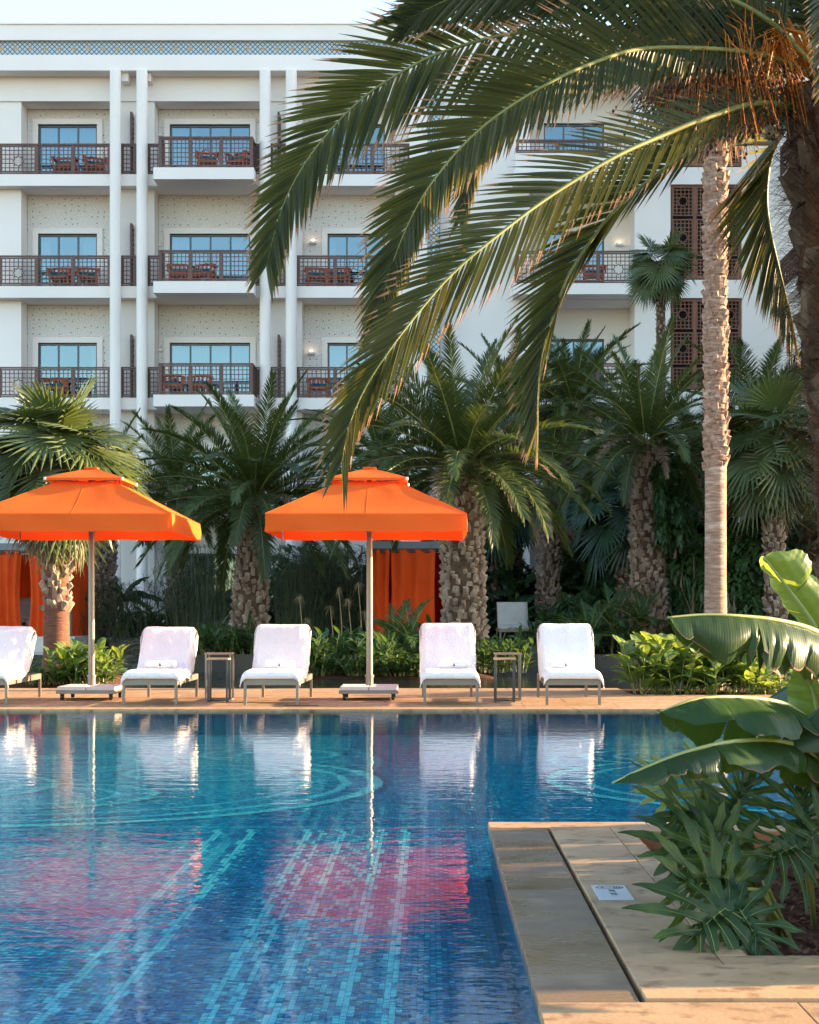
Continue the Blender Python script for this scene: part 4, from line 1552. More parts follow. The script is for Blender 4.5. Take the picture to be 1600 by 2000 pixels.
def pinnate(path, n, L, w, seed, hint=Vector((0, 0, 1)), vang=25, st=4, fold=.3, droop=.12, rw=.016, start=.10, a0=62, a1=18, tipmat=None, ratio=(1, 1), drift=(0, 0), miss=0.0, mess=1.0):
    """feather frond: (rachis builder, leaflet builder)"""
    rr = random.Random(seed)
    pts = smooth_path([Vector(p) for p in path], 60)
    ra, lf = MB(), MB()
    ra.tube(pts, [rw * (1 - .88 * (i / 60) ** .8) for i in range(61)], 5)
    for i in range(n):
        t = start + (1 - start) * (i + .5) / n
        for sg in (-1, 1):
            tt = min(.999, max(0, t + rr.uniform(-.3, .3) / n))
            k = tt * 60
            j = min(int(k), 59)
            p = pts[j].lerp(pts[j + 1], k - j)
            T = (pts[min(j + 2, 60)] - pts[max(j - 1, 0)]).normalized()
            S_ = T.cross(hint)
            if S_.length < .05:
                S_ = T.cross(Vector((0, 1, 0)))
            S_.normalize()
            N = S_.cross(T)
            if rr.random() < miss:
                continue
            pr = (.45 + .55 * min(1, tt / .3)) * (1 - .62 * max(0, (tt - .45) / .55) ** 1.5)
            rt_ = ratio[0 if sg < 0 else 1]
            ln = L * pr * (1 + mess * rr.uniform(-.12, .08)) * (rt_ if isinstance(rt_, (int, float)) else rt_[0] + (rt_[1] - rt_[0]) * tt)
            a = rad(a0 + (a1 - a0) * tt ** 1.3 + mess * rr.uniform(-5, 5))
            v = rad(vang + mess * rr.uniform(-14, 14))
            d = T * math.cos(a) + (S_ * sg * math.cos(v) + N * math.sin(v)) * math.sin(a)
            d += Vector((0, 0, drift[0 if sg < 0 else 1]))
            d.normalize()
            wd = (T - d * T.dot(d)).normalized()
            leaflet(lf, p, d, wd, d.cross(wd) * (1 if d.cross(wd).dot(N) > 0 else -1), ln, w * rr.uniform(.85, 1.1), st, droop * (1 + mess * rr.uniform(-.5, .5)), fold, tipmat if rr.random() < .75 else None)
    return ra, lf


def arc(e0, L, bend, n=7):
    """rachis rising at elevation e0 and bending down by bend degrees along its length"""
    p = Vector((0, 0, 0))
    out = [p.copy()]
    for i in range(n):
        e = rad(e0 - bend * ((i + .5) / n) ** 1.25)
        p = p + Vector((math.cos(e), 0, math.sin(e))) * (L / n)
        out.append(p.copy())
    return out


def frond_meshes(tag_, L, mat, n=46, leaf=.42, w=.034, elevs=(82, 68, 52, 36, 18, 0, -22), seed=1):
    out = []
    for i, e in enumerate(elevs):
        bend = 28 + (82 - e) * .55 if e > 0 else 62 + e * .5
        ra, lf = pinnate(arc(e, L, bend), n, leaf, w, seed + i, vang=28, st=3, fold=0, droop=.22, rw=.022, a0=66, a1=22)
        b = MB()
        b.v, b.f = list(ra.v), list(ra.f)
        b.m = [1] * len(ra.f)
        base = len(b.v)
        b.v += lf.v
        b.f += [tuple(base + q for q in f) for f in lf.f]
        b.m += [0] * len(lf.f)
        out.append((e, b.mesh('frond', [M[mat], M['rachis'] if mat != 'dead' else M['dead']])))
    return out


FR = {k: frond_meshes(k, 1.0 * L, m, n, lf, w, seed=sd) for k, L, m, n, lf, w, sd in (('A', 2.7, 'date', 100, .48, .026, 10), ('B', 2.5, 'date', 92, .44, .026, 40), ('dead', 2.2, 'dead', 34, .34, .026, 70))}


def boots(b, x0, y0, z0, x1, y1, z1, r0, r1, rows_, per, bw, bh, bt, seed, out_=.05, tilt=22):
    """old leaf bases in a spiral round the trunk"""
    rr = random.Random(seed)
    for k in range(rows_):
        t = (k + .5) / rows_
        for i in range(per):
            if rr.random() < .04:
                continue
            a = 2 * math.pi * (i + .5 * (k % 2)) / per + rr.uniform(-.2, .2) + k * .11
            tt = min(1, max(0, t + rr.uniform(-.4, .4) / rows_))
            r = r0 + (r1 - r0) * tt
            c = Vector((x0 + (x1 - x0) * tt, y0 + (y1 - y0) * tt, z0 + (z1 - z0) * tt))
            Mt = Matrix.Translation(c) @ Matrix.Rotation(a, 4, 'Z') @ Matrix.Translation((r - .01, 0, 0)) @ Matrix.Rotation(rad(tilt + rr.uniform(-12, 14)), 4, 'Y') @ Matrix.Rotation(rad(rr.uniform(-16, 16)), 4, 'X')
            w, h, d = bw * rr.uniform(.6, 1.2), bh * rr.uniform(.55, 1.35), bt * rr.uniform(.4, 1.5)
            vs = [(-.02, -w * .62, -h * .5), (-.02, w * .62, -h * .5), (d * .8, w * .42, -h * .35), (d * .8, -w * .42, -h * .35),
                  (0, -w * .40, h * .5), (0, w * .40, h * .5), (d * 1.1, w * .22, h * .5 - rr.uniform(0, .2) * h), (d * 1.1, -w * .22, h * .5 - rr.uniform(0, .2) * h)]
            b.add([Mt @ Vector(v) for v in vs], [(0, 3, 2, 1), (4, 5, 6, 7), (0, 1, 5, 4), (1, 2, 6, 5), (2, 3, 7, 6), (3, 0, 4, 7)])


def trunk_mesh(h, r0, r1, lean=(0, 0), seed=0, n=18, seg=24, rough=.06, flare=0.0):
    b = MB()

    def fn(u, v):
        a = u * 2 * math.pi
        r = (r0 + (r1 - r0) * v) * (1 + flare * max(0, 1 - v * 6) ** 2) * (1 + rough * noise.noise(Vector((math.cos(a) * 2, math.sin(a) * 2, v * h * 4 + seed * 9))))
        return (math.cos(a) * r + lean[0] * v, math.sin(a) * r + lean[1] * v, h * v)
    b.grid(fn, n, seg)
    return b


GA = 2.39996


def date_palm(label, base, h, r0, r1, lean=(0, 0), sets=('A',), count=38, scale=1.0, seed=1, dead=4, bootrows=None, name='date_palm', low=-14, bootmat='boot', bsize=(.125, .17, .065)):
    t = thing(name, label, 'palm tree', base, group='date palms in the garden')
    rr = random.Random(seed)
    tr = trunk_mesh(h, r0 * .9, r1 * .9, lean, seed).build('trunk', M['trunk'], t, smooth=True)
    b = MB()
    rows_ = bootrows or int(h / .105)
    boots(b, 0, 0, .05, lean[0], lean[1], h + .05, r0 * .9, r1 * .9, rows_, 12, *bsize, seed)
    stuff(b.build('leaf_bases', M[bootmat], t))
    for i in range(count + dead):
        f = (i + .5) / count
        e = 86 - (86 - low) * f ** .85
        if i >= count:
            e = rr.uniform(-12, 30)
            me = min(FR['dead'], key=lambda q: abs(q[0] - e))
        else:
            me = min(FR[rr.choice(sets)], key=lambda q: abs(q[0] - e))
        rot = (rr.uniform(-.12, .12), (me[0] - e) * .017 + rr.uniform(-.05, .05), i * GA + rr.uniform(-.2, .2))
        put('frond', me[1], t, (lean[0] + math.cos(rot[2]) * r1 * .35, lean[1] + math.sin(rot[2]) * r1 * .35, h - .02 + rr.uniform(-.1, .1) + .12 * math.sin(rad(max(0, e)))), rot, scale * rr.uniform(.85, 1.08))
    return t


def fan_meshes(mat, R_, pet, nseg=34, spread=285, elevs=(80, 55, 32, 8, -18, -45), seed=0, dead=False):
    out = []
    for i, e in enumerate(elevs):
        rr = random.Random(seed * 50 + i)
        b = MB()
        pth = arc(e, pet, 24 if not dead else 45, 5)
        b.mi = 1
        b.tube(pth, [.016, .014, .012, .011, .010, .009], 5)
        b.mi = 0
        hub = pth[-1]
        A = (pth[-1] - pth[-2]).normalized()
        hang = rad(0 if e > 70 else (38 if e > -10 else 25)) if not dead else 0.0
        A = Matrix.Rotation(hang, 3, 'Y') @ A
        B_ = Vector((0, 1, 0))
        N = A.cross(B_)
        if N.z < 0:
            N = -N
        dth = rad(spread) / nseg
        for k in range(nseg):
            th = -rad(spread) / 2 + (k + .5) * dth
            Rk = R_ * (1 - .30 * (abs(th) / (rad(spread) / 2)) ** 1.5) * rr.uniform(.92, 1.05)
            cup = .16 if not dead else -.25
            d = A * math.cos(th) + B_ * math.sin(th) + N * (cup * abs(math.sin(th)) + rr.uniform(-.03, .03))
            d.normalize()
            side = (B_ * math.cos(th) - A * math.sin(th)).normalized()
            nn = d.cross(side)
            dr = rr.uniform(.06, .26) * (1.6 if dead else 1)
            base = len(b.v)
            sts = (.03, .30, .55, .80, 1.0)
            for q in sts:
                hw = q * Rk * math.tan(dth / 2) * 1.04 if q <= .55 else .55 * Rk * math.tan(dth / 2) * (1 - ((q - .55) / .46) ** 1.3)
                c = hub + d * (Rk * q) + Vector((0, 0, -dr * Rk * max(0, q - .35) ** 2 * 1.6))
                rg = hw * .55
                b.v += [tuple(c + side * hw - nn * rg * .5), tuple(c + nn * rg * .5), tuple(c - side * hw - nn * rg * .5)]
            for q in range(len(sts) - 1):
                for j in (0, 1):
                    a = base + q * 3 + j
                    b.f.append((a, a + 1, a + 4, a + 3))
                    b.m.append(0)
        out.append((e, b.mesh('fan_leaf', [M[mat], M['rachis'] if not dead else M['dead']])))
    return out


FAN = {'big': fan_meshes('fan', .95, .75, 38, 290, seed=1), 'dark': fan_meshes('fandark', .95, .8, 34, 280, seed=2), 'fan_small': fan_meshes('fan', .95, .8, 34, 280, seed=4), 'dead': fan_meshes('dead', .85, .5, 28, 220, (-30, -55, -75), 3, True)}


def fan_palm(label, base, h, r0, r1, kind, count, scale, seed, lean=(0, 0), dead=0, bark='trunk', low=-50, bootz=None, name='fan_palm', high=84, bootmat='boot'):
    t = thing(name, label, 'palm tree', base, group='fan palms in the garden')
    rr = random.Random(seed)
    trunk_mesh(h, r0, r1, lean, seed, rough=.05, flare=.35, seg=60).build('trunk', M[bark], t, smooth=True)
    if bootz:
        b = MB()
        f0 = bootz[0] / h
        boots(b, lean[0] * f0, lean[1] * f0, bootz[0], lean[0], lean[1], h + .05, r0 + (r1 - r0) * f0, r1, int((h - bootz[0]) / bootz[1]), bootz[2], *bootz[3], seed, tilt=bootz[4] if len(bootz) > 4 else 22)
        stuff(b.build('leaf_bases', M[bootmat], t))
    for i in range(count + dead):
        f = (i + .5) / count
        if i < count:
            e = high - (high - low) * f ** .9
            me = min(FAN[kind], key=lambda q: abs(q[0] - e))
        else:
            e = rr.uniform(-80, -35)
            me = min(FAN['dead'], key=lambda q: abs(q[0] - e))
        put('fan_leaf', me[1], t, (lean[0], lean[1], h - (rr.uniform(.05, .5) if i >= count else rr.uniform(-.05, .15))), (rr.uniform(-.25, .25), (me[0] - e) * .017, i * GA + rr.uniform(-.3, .3)), scale * rr.uniform(.8, 1.1))
    return t


def at(px, Z, z):
    return (X(px, Z), Z, z)


date_palm('date palm with stout scaly trunk between cabana and papyrus, left of middle parasol', at(486, 36.5, .35), H(982, 36.5) - .35, .46, .29, (.14, 0), ('A',), 64, 1.08, 11, 2)
date_palm('date palm with thick scaly trunk right behind the middle parasol', at(908, 32, .05), H(915, 32) - .05, .46, .40, (-.06, 0), ('A',), 60, 1.06, 12, 7)
date_palm('date palm with rough trunk and climbing vine, behind the right lounger', at(1270, 36, .35), H(872, 36) - .35, .42, .34, (-.1, 0), ('A', 'B'), 52, 1.0, 13, 6)
date_palm('slender dark date palm standing between the two thick trunks', at(1070, 41, .7), H(955, 41) - .7, .30, .26, (.05, 0), ('B',), 30, .95, 14, 2)
date_palm('tall date palm crown in front of the right balconies', at(1120, 43, .8), H(800, 43) - .8, .28, .25, (0, 0), ('B',), 44, 1.0, 15, 2)
date_palm('date palm with upright feathery fronds below the lattice windows', at(1478, 42, .8), H(835, 42) - .8, .28, .25, (0, 0), ('B',), 30, 1.15, 16, 1)
date_palm('date palm crown behind the thick trunk, against the white wall', at(1000, 43.5, .8), H(820, 43.5) - .8, .30, .25, (0, 0), ('B',), 34, 1.05, 17, 1)
date_palm('shaded date palm behind the vent of the middle parasol', at(745, 41.5, .75), H(900, 41.5) - .75, .30, .25, (0, 0), ('B',), 34, 1.05, 18, 2)
date_palm('shaded date palm at the far left behind the fan palm', at(205, 41, .6), H(985, 41) - .6, .30, .25, (0, 0), ('B',), 30, .9, 19, 1)
date_palm('shaded date palm before the white columns, left of the scaly palm', at(345, 43, .8), H(965, 43) - .8, .28, .25, (0, 0), ('B',), 40, 1.0, 61, 1)
date_palm('shaded date palm behind the tall pale trunk', at(1370, 43, .8), H(910, 43) - .8, .30, .25, (0, 0), ('A', 'B'), 34, 1.0, 20, 1)
fan_palm('fan palm with shaggy trunk above the left parasol', at(110, 27.5, .05), H(905, 27.5) - .05, .23, .17, 'big', 48, 1.12, 21, (.02, 0), 4, 'ginger', -62, (1.15, .13, 7, (.13, .20, .06), 26))
fan_palm('small fan palm on a tall thin trunk before the lattice windows', at(1289, 42, .8), H(518, 42) - .8, .14, .11, 'fan_small', 24, .72, 22, (.03, 0), 1, 'trunk', -45, (5.0, .14, 6, (.07, .1, .03), 20))
fan_palm('tall palm with straight pale sunlit trunk and dry leaf skirt', at(1398, 27, .0), H(75, 27), .185, .165, 'big', 34, 1.15, 23, (.0, 0), 34, 'ringed', -40, (3.6, .10, 8, (.11, .16, .045), 11), name='tall_palm', bootmat='ringed')
fan_palm('fan palm with large round leaves right of the tall pale trunk', at(1520, 34, .15), H(880, 34) - .15, .22, .19, 'big', 34, 1.2, 24, (-.15, 0), 1, 'trunk', -40, (.6, .13, 8, (.12, .17, .05), 24))
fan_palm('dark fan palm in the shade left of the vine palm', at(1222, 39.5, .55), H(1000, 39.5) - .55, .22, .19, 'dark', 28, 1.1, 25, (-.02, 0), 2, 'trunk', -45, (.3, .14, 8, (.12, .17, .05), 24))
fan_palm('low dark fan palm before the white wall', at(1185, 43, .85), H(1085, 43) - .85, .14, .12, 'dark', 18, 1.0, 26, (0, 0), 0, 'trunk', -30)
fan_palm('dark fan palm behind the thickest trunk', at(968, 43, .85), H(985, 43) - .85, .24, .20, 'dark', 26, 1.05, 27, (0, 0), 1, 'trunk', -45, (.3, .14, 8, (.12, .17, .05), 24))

# ------------------------------------------------------------------ big date palm in the near planter
NP = Vector((X(1722, 8.35), 8.35, -.12))
palm = thing('date_palm', 'large near date palm with arching fronds across the top, trunk at right edge', 'palm tree', NP)
crown = Vector((P(1618, 175, 8.35)))
nh = crown.z + .12
NR = .20
trunk_mesh(nh, NR, NR * 1.0, (crown.x - NP.x, 0), 5, 22, 60, .16).build('trunk', M['fibre'], palm, smooth=True)
b = MB()
boots(b, 0, 0, .2, crown.x - NP.x, 0, nh + .02, NR * .93, NR * .95, 24, 7, .13, .22, .05, 77, tilt=12)
stuff(b.build('leaf_bases', M['bootnear'], palm))
b = MB()
rr = random.Random(9)
for i in range(9000):
    a, z = rr.uniform(0, 6.283), rr.uniform(.2, nh)
    c = Vector((math.cos(a) * NR * 1.03 + (crown.x - NP.x) * z / nh, math.sin(a) * NR * 1.03, z))
    d = Vector((math.cos(a), math.sin(a), rr.uniform(-.9, .7))) * rr.uniform(.03, .15)
    e = d + Vector((rr.uniform(-.04, .04), rr.uniform(-.04, .04), rr.uniform(-.06, .03)))
    s_ = Vector((-math.sin(a), math.cos(a), 0)) * .0028
    b.add([c - s_, c + s_, c + d + s_ * .8, c + d - s_ * .8, c + d + e * .5], [(0, 1, 2, 3), (3, 2, 4)])
stuff(b.build('trunk_fibre', M['fibre'], palm))


def near_frond(pix, n=92, L=.50, w=.031, seed=1, hint=(0, -1, 0), vang=4, droop=.06, rw=.020, **kw):
    pts = [P(*q) for q in pix]
    ra, lf = pinnate(pts, int(n * 1.08), L * 1.06, w * .80, seed, Vector(hint).normalized(), vang, 5, .42, droop, rw, tipmat=1, mess=.4, **kw)
    r_ = ra.build('frond', M['rachis'], palm, smooth=True, abs_=True)
    stuff(lf.build('leaflets', [M['datenear'], M['dateedge']], r_, abs_=True))


C0 = (1590, 150, 8.35)
near_frond([C0, (1480, 85, 8.3), (1320, 55, 8.2), (1150, 55, 8.1), (1000, 65, 8.0), (880, 96, 7.95), (806, 128, 7.9), (707, 193, 7.85), (623, 281, 7.8), (569, 365, 7.75), (539, 444, 7.72), (522, 515, 7.7)], 100, .50, .030, 1, a0=58, a1=20, drift=(0, 0))
near_frond([C0, (1500, 110, 8.2), (1380, 95, 8.0), (1250, 96, 7.8), (1151, 126, 7.65), (1077, 160, 7.55), (979, 220, 7.5), (905, 283, 7.45), (840, 362, 7.4), (801, 430, 7.4), (772, 500, 7.4), (752, 565, 7.4), (737, 640, 7.4)], 104, .47, .030, 2, a0=60, a1=20, ratio=((.45, .75), 1), hint=(.25, -1, .2))
near_frond([(1595, 215, 8.35), (1545, 207, 8.25), (1475, 202, 8.1), (1375, 232, 7.9), (1300, 262, 7.8), (1200, 307, 7.65), (1072, 385, 7.5), (954, 474, 7.35), (880, 538, 7.3), (816, 612, 7.25), (766, 677, 7.2), (717, 751, 7.2), (682, 830, 7.2), (668, 900, 7.2)], 94, .46, .030, 3, a0=58, a1=16, ratio=((.3, 1.35), (.55, 1.15)), start=.05, vang=-30, hint=(.35, -1, 0))
near_frond([(1595, 225, 8.35), (1540, 225, 8.45), (1470, 235, 8.6), (1397, 262, 8.75), (1336, 303, 8.85), (1295, 331, 8.9), (1234, 380, 9.0), (1194, 417, 9.0), (1161, 461, 9.05), (1129, 506, 9.1), (1104, 551, 9.1), (1084, 608, 9.1), (1064, 669, 9.1), (1052, 742, 9.1), (1048, 830, 9.1)], 82, .42, .030, 4, a0=48, a1=14, hint=(.95, -1, 0), ratio=((.4, 1.6), (.5, 1.5)), vang=-36)
near_frond([(1600, 215, 8.5), (1548, 235, 8.9), (1515, 285, 9.2), (1502, 330, 9.3), (1498, 390, 9.3), (1505, 450, 9.3), (1520, 515, 9.3), (1536, 580, 9.3), (1549, 640, 9.3)], 76, .42, .030, 5, a0=50, a1=14, hint=(1.1, -1, 0), ratio=(1.4, 1.2), start=.2, vang=-34)
near_frond([(1590, 140, 8.5), (1450, 90, 9.0), (1300, 80, 9.5), (1150, 120, 9.9), (1020, 190, 10.1), (950, 270, 10.2), (915, 350, 10.2), (898, 430, 10.2)], 84, .48, .03, 6, a0=52, a1=18, hint=(.3, -1, .2), ratio=(.8, .8))
near_frond([(1590, 130, 8.3), (1500, 40, 8.2), (1380, -20, 8.1), (1230, -50, 8.0), (1060, -45, 8.0), (900, -10, 7.9), (790, 40, 7.9)], 90, .46, .03, 7, a0=58, a1=20)
near_frond([(1600, 120, 8.3), (1540, 20, 8.5), (1450, -60, 8.8), (1330, -110, 9.1), (1200, -130, 9.4), (1080, -110, 9.6)], 84, .5, .03, 8, a0=55, a1=20)
near_frond([(1620, 130, 8.2), (1650, -20, 7.9), (1662, -90, 7.5), (1655, -120, 7.0), (1640, -60, 6.5), (1625, 40, 6.25), (1618, 160, 6.15)], 88, .30, .026, 9, a0=55, a1=25, hint=(-.2, -1, .1), start=.15)
near_frond([(1625, 180, 8.2), (1690, 110, 7.9), (1740, 150, 7.6), (1760, 250, 7.4), (1765, 360, 7.3)], 84, .46, .03, 10, hint=(0, -1, .2))
rr = random.Random(31)
for i in range(22):                                 # the rest of the crown, mostly out of the picture
    az = rad(-100 + i * 200 / 21 + rr.uniform(-8, 8))
    e = rr.choice((78, 66, 54, 44))
    if az > rad(60) or az < rad(-75):
        e = 78
    pth = [crown + Matrix.Rotation(az, 3, 'Z') @ q for q in arc(e, rr.uniform(2.2, 2.9), 55, 7)]
    ra, lf = pinnate(pth, 60, .44, .032, 200 + i, Vector((0, 0, 1)), 25, 3, 0, .15, .02)
    r_ = ra.build('frond', M['rachis'], palm, smooth=True, abs_=True)
    stuff(lf.build('leaflets', [M['datenear'], M['dateedge']], r_, abs_=True))
date_palm('unseen tall date palm added beyond the right edge to shade the near fronds', (5.6, 9.7, -.3), 6.0, .34, .30, (0, 0), ('A', 'B'), 60, 1.1, 55, 0, low=12)  # unseen palm added to cast shade on the upper near fronds
# hanging fruit stalks
rr = random.Random(12)
for ci, (px, py, Z, ln, cnt) in enumerate(((1400, 60, 8.2, .62, 120), (1460, 40, 8.3, .66, 120), (1340, 90, 8.25, .5, 80), (1515, 90, 8.25, .5, 80))):
    c = P(px, py, Z)
    s1, s2 = MB(), MB()
    s1.tube([crown + Vector((-.05, 0, .05)), (crown + c) / 2 + Vector((0, 0, .18)), c + Vector((0, 0, .1)), c], [.016, .014, .012, .01], 5)
    for i in range(cnt):
        p = c + Vector((rr.uniform(-.05, .05), rr.uniform(-.06, .06), rr.uniform(-.05, .12)))
        a = rr.uniform(0, 6.283)
        sp = rr.uniform(.05, .42)
        l_ = ln * rr.uniform(.5, 1.05)
        q1 = p + Vector((math.cos(a) * sp * .6, math.sin(a) * sp * .45, -l_ * .25))
        q2 = p + Vector((math.cos(a) * sp, math.sin(a) * sp * .7, -l_))
        s1.tube([p, q1, q2], [.0026, .0024, .0018], 3, False)
        for k in range(5):
            f = .35 + .65 * rr.random()
            w_ = q1.lerp(q2, f) + Vector((rr.uniform(-.014, .014), rr.uniform(-.014, .014), 0))
            r = rr.uniform(.006, .0095)
            s2.add([w_ + Vector(v) * r for v in ((1, 0, 0), (-1, 0, 0), (0, 1, 0), (0, -1, 0), (0, 0, 1.4), (0, 0, -1.4))], [(0, 2, 4), (2, 1, 4), (1, 3, 4), (3, 0, 4), (2, 0, 5), (1, 2, 5), (3, 1, 5), (0, 3, 5)])
    fs_ = s1.build('fruit_stalk', M['orangestalk'], palm, abs_=True)
    stuff(s2.build('fruit', M['fruit'], fs_, abs_=True))

# ------------------------------------------------------------------ leafy plants
def lance(b, p, d, L, W, seed=0, curl=.35, st=5, fold=.25, up=Vector((0, 0, 1)), roll=0.0):
    """broad pointed leaf from p along d, bending down"""
    d = d.normalized()
    s_ = d.cross(up)
    if s_.length < .1:
        s_ = Vector((1, 0, 0))
    s_.normalize()
    n = s_.cross(d)
    if roll:
        Rm = Matrix.Rotation(roll, 3, d)
        s_, n = Rm @ s_, Rm @ n
    base = len(b.v)
    for k in range(st + 1):
        q = k / st
        c = p + d * (L * q) - Vector((0, 0, curl * L * q * q))
        hw = W * .5 * max(.04, math.sin(math.pi * min(1, q * .92 + .06)) ** .8)
        wv = .12 * hw * math.sin(q * 9 + seed)
        b.v += [tuple(c + s_ * hw + n * (hw * fold + wv)), tuple(c), tuple(c - s_ * hw + n * (hw * fold - wv))]
    for k in range(st):
        for j in (0, 1):
            a = base + k * 3 + j
            b.f.append((a, a + 1, a + 4, a + 3))
            b.m.append(b.mi)


def clump_mesh(mat, seed, stems=6, h=.75, spread=.22, leafL=.30, leafW=.09, per=7, upright=.6):
    rr = random.Random(seed)
    b = MB()
    for i in range(stems):
        a = rr.uniform(0, 6.283)
        r = spread * rr.random() ** .5 * .5
        base = Vector((math.cos(a) * r, math.sin(a) * r, 0))
        hh = h * rr.uniform(.6, 1.0)
        top = base + Vector((math.cos(a) * spread * rr.uniform(.2, .9), math.sin(a) * spread * rr.uniform(.2, .9), hh))
        b.mi = 1
        b.tube([base, base.lerp(top, .5) + Vector((0, 0, .02)), top], [.009, .008, .004], 4)
        b.mi = 0
        for k in range(per):
            f = .18 + .8 * (k + rr.random() * .6) / per
            p = base.lerp(top, min(1, f))
            aa = a + k * 2.4 + rr.uniform(-.5, .5)
            el = rad(25 + 50 * upright * f + rr.uniform(-14, 14))
            lance(b, p, Vector((math.cos(aa) * math.cos(el), math.sin(aa) * math.cos(el), math.sin(el))), leafL * rr.uniform(.7, 1.15) * (1.1 - .35 * f), leafW * rr.uniform(.8, 1.2), rr.uniform(0, 6), rr.uniform(.1, .5), roll=rr.uniform(-.4, .4))
    return b.mesh('canna_plant', [M[mat], M['philostem']])


ORD = 'first second third fourth fifth sixth seventh eighth ninth tenth eleventh twelfth thirteenth fourteenth fifteenth sixteenth seventeenth eighteenth nineteenth twentieth'.split()


def scatter(name, meshes, spots, label, cat, group):
    order = sorted(range(len(spots)), key=lambda q: spots[q][0] / spots[q][1])
    for i, (x, y, z, s_) in enumerate(spots):
        o = put(name, meshes[i % len(meshes)], None, (x, y, z), (0, 0, R.uniform(0, 6.28)), s_ * R.uniform(.9, 1.1))
        tag(o, label + ', ' + ORD[order.index(i)] + ' from the left', cat, group)


CAN = [clump_mesh('canna', 100 + i, 7, .80, .34, .44, .16, 6) for i in range(4)]
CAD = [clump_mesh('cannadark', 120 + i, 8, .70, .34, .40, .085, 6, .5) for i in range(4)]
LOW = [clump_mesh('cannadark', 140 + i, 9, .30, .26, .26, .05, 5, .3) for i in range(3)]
sp = []
for i in range(17):
    f = i / 16
    sp.append((BED_X0 + .15 + f * 1.75, BED_Y0 + .22 + (i * 7 % 5) * .27, -.02, 1.0 - .28 * max(0, f - .55)))
scatter('canna_plant', CAN, sp, 'bright sunlit canna in the bed beside the deck', 'canna', 'sunlit cannas in the deck bed')
LOWS = [clump_mesh('canna', 150 + i, 8, .30, .22, .2, .05, 5, .4) for i in range(2)]
scatter('bedding_plant', LOWS, [(BED_X0 + 1.95 + i * .08, BED_Y0 + .2 + (i % 3) * .35, -.02, .9 + (i % 2) * .3) for i in range(6)] + [(BED_X0 + .25 + i * .3, BED_Y0 + .13, -.02, .5) for i in range(7)], 'low sunlit plant at the edge of the canna bed', 'plant', 'low plants edging the canna bed')
sp = []
for i in range(18):
    sp.append((X(600 + (i * 53) % 245, 30.4), 29.7 + (i * 3 % 7) * .42, .05, R.uniform(.95, 1.35)))
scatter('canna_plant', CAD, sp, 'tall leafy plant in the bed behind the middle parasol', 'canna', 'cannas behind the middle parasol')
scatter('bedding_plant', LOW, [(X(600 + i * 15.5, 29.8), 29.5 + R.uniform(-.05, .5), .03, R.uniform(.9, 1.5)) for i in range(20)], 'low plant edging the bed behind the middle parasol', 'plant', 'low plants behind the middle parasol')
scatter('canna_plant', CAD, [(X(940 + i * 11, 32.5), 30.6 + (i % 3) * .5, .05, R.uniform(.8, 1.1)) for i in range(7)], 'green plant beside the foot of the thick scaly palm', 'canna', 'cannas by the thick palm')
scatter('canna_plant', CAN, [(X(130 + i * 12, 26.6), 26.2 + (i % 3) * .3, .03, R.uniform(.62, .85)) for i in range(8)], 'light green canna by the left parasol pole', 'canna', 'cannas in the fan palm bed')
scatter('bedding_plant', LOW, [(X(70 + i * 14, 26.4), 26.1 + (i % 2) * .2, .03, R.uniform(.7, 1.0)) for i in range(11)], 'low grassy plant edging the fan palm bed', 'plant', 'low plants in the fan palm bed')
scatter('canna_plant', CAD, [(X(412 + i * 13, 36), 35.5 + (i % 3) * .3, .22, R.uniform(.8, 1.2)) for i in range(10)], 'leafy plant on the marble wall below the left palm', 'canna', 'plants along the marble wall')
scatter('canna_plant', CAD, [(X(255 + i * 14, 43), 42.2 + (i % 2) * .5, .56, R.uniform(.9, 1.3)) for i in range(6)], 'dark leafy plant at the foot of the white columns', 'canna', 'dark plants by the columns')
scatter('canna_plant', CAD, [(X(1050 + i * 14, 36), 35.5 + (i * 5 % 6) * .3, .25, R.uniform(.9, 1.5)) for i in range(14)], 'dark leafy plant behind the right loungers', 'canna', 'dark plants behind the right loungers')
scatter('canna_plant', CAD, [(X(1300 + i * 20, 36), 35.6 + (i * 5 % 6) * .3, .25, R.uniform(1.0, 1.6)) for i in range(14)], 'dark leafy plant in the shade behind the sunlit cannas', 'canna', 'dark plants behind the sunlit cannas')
# small feather palms low in the shade
sm = frond_meshes('small', 1.0, 'cannadark', 26, .30, .03, (75, 50, 25), 300)
for i, (px, Z, z, s_) in enumerate(((1150, 34.8, .0, 1.0), (1195, 35.6, .28, 1.15), (1255, 35.4, .28, 1.1), (770, 31.5, .06, .9), (800, 31.0, .06, .9), (1450, 35.8, .3, 1.1))):
    t = thing('palm_seedling', ('young feather palm on thin stem left of the vine palm', 'second young feather palm left of the vine palm', 'young feather palm right against the vine palm trunk', 'young feather palm before the closed orange curtain', 'young feather palm beside the thick palm, before the curtain', 'young feather palm in the shade behind the cannas')[i], 'palm', (X(px, Z), Z, z), group='young feather palms')
    b = MB()
    b.tube([(0, 0, 0), (.02, 0, .3), (0, 0, .62)], [.03, .025, .02], 6)
    b.build('stem', M['bananastem'], t)
    for k in range(9):
        e, me = sm[k % 3]
        put('frond', me, t, (0, 0, .6), (0, R.uniform(-.1, .1), k * GA), s_ * R.uniform(.8, 1.05))


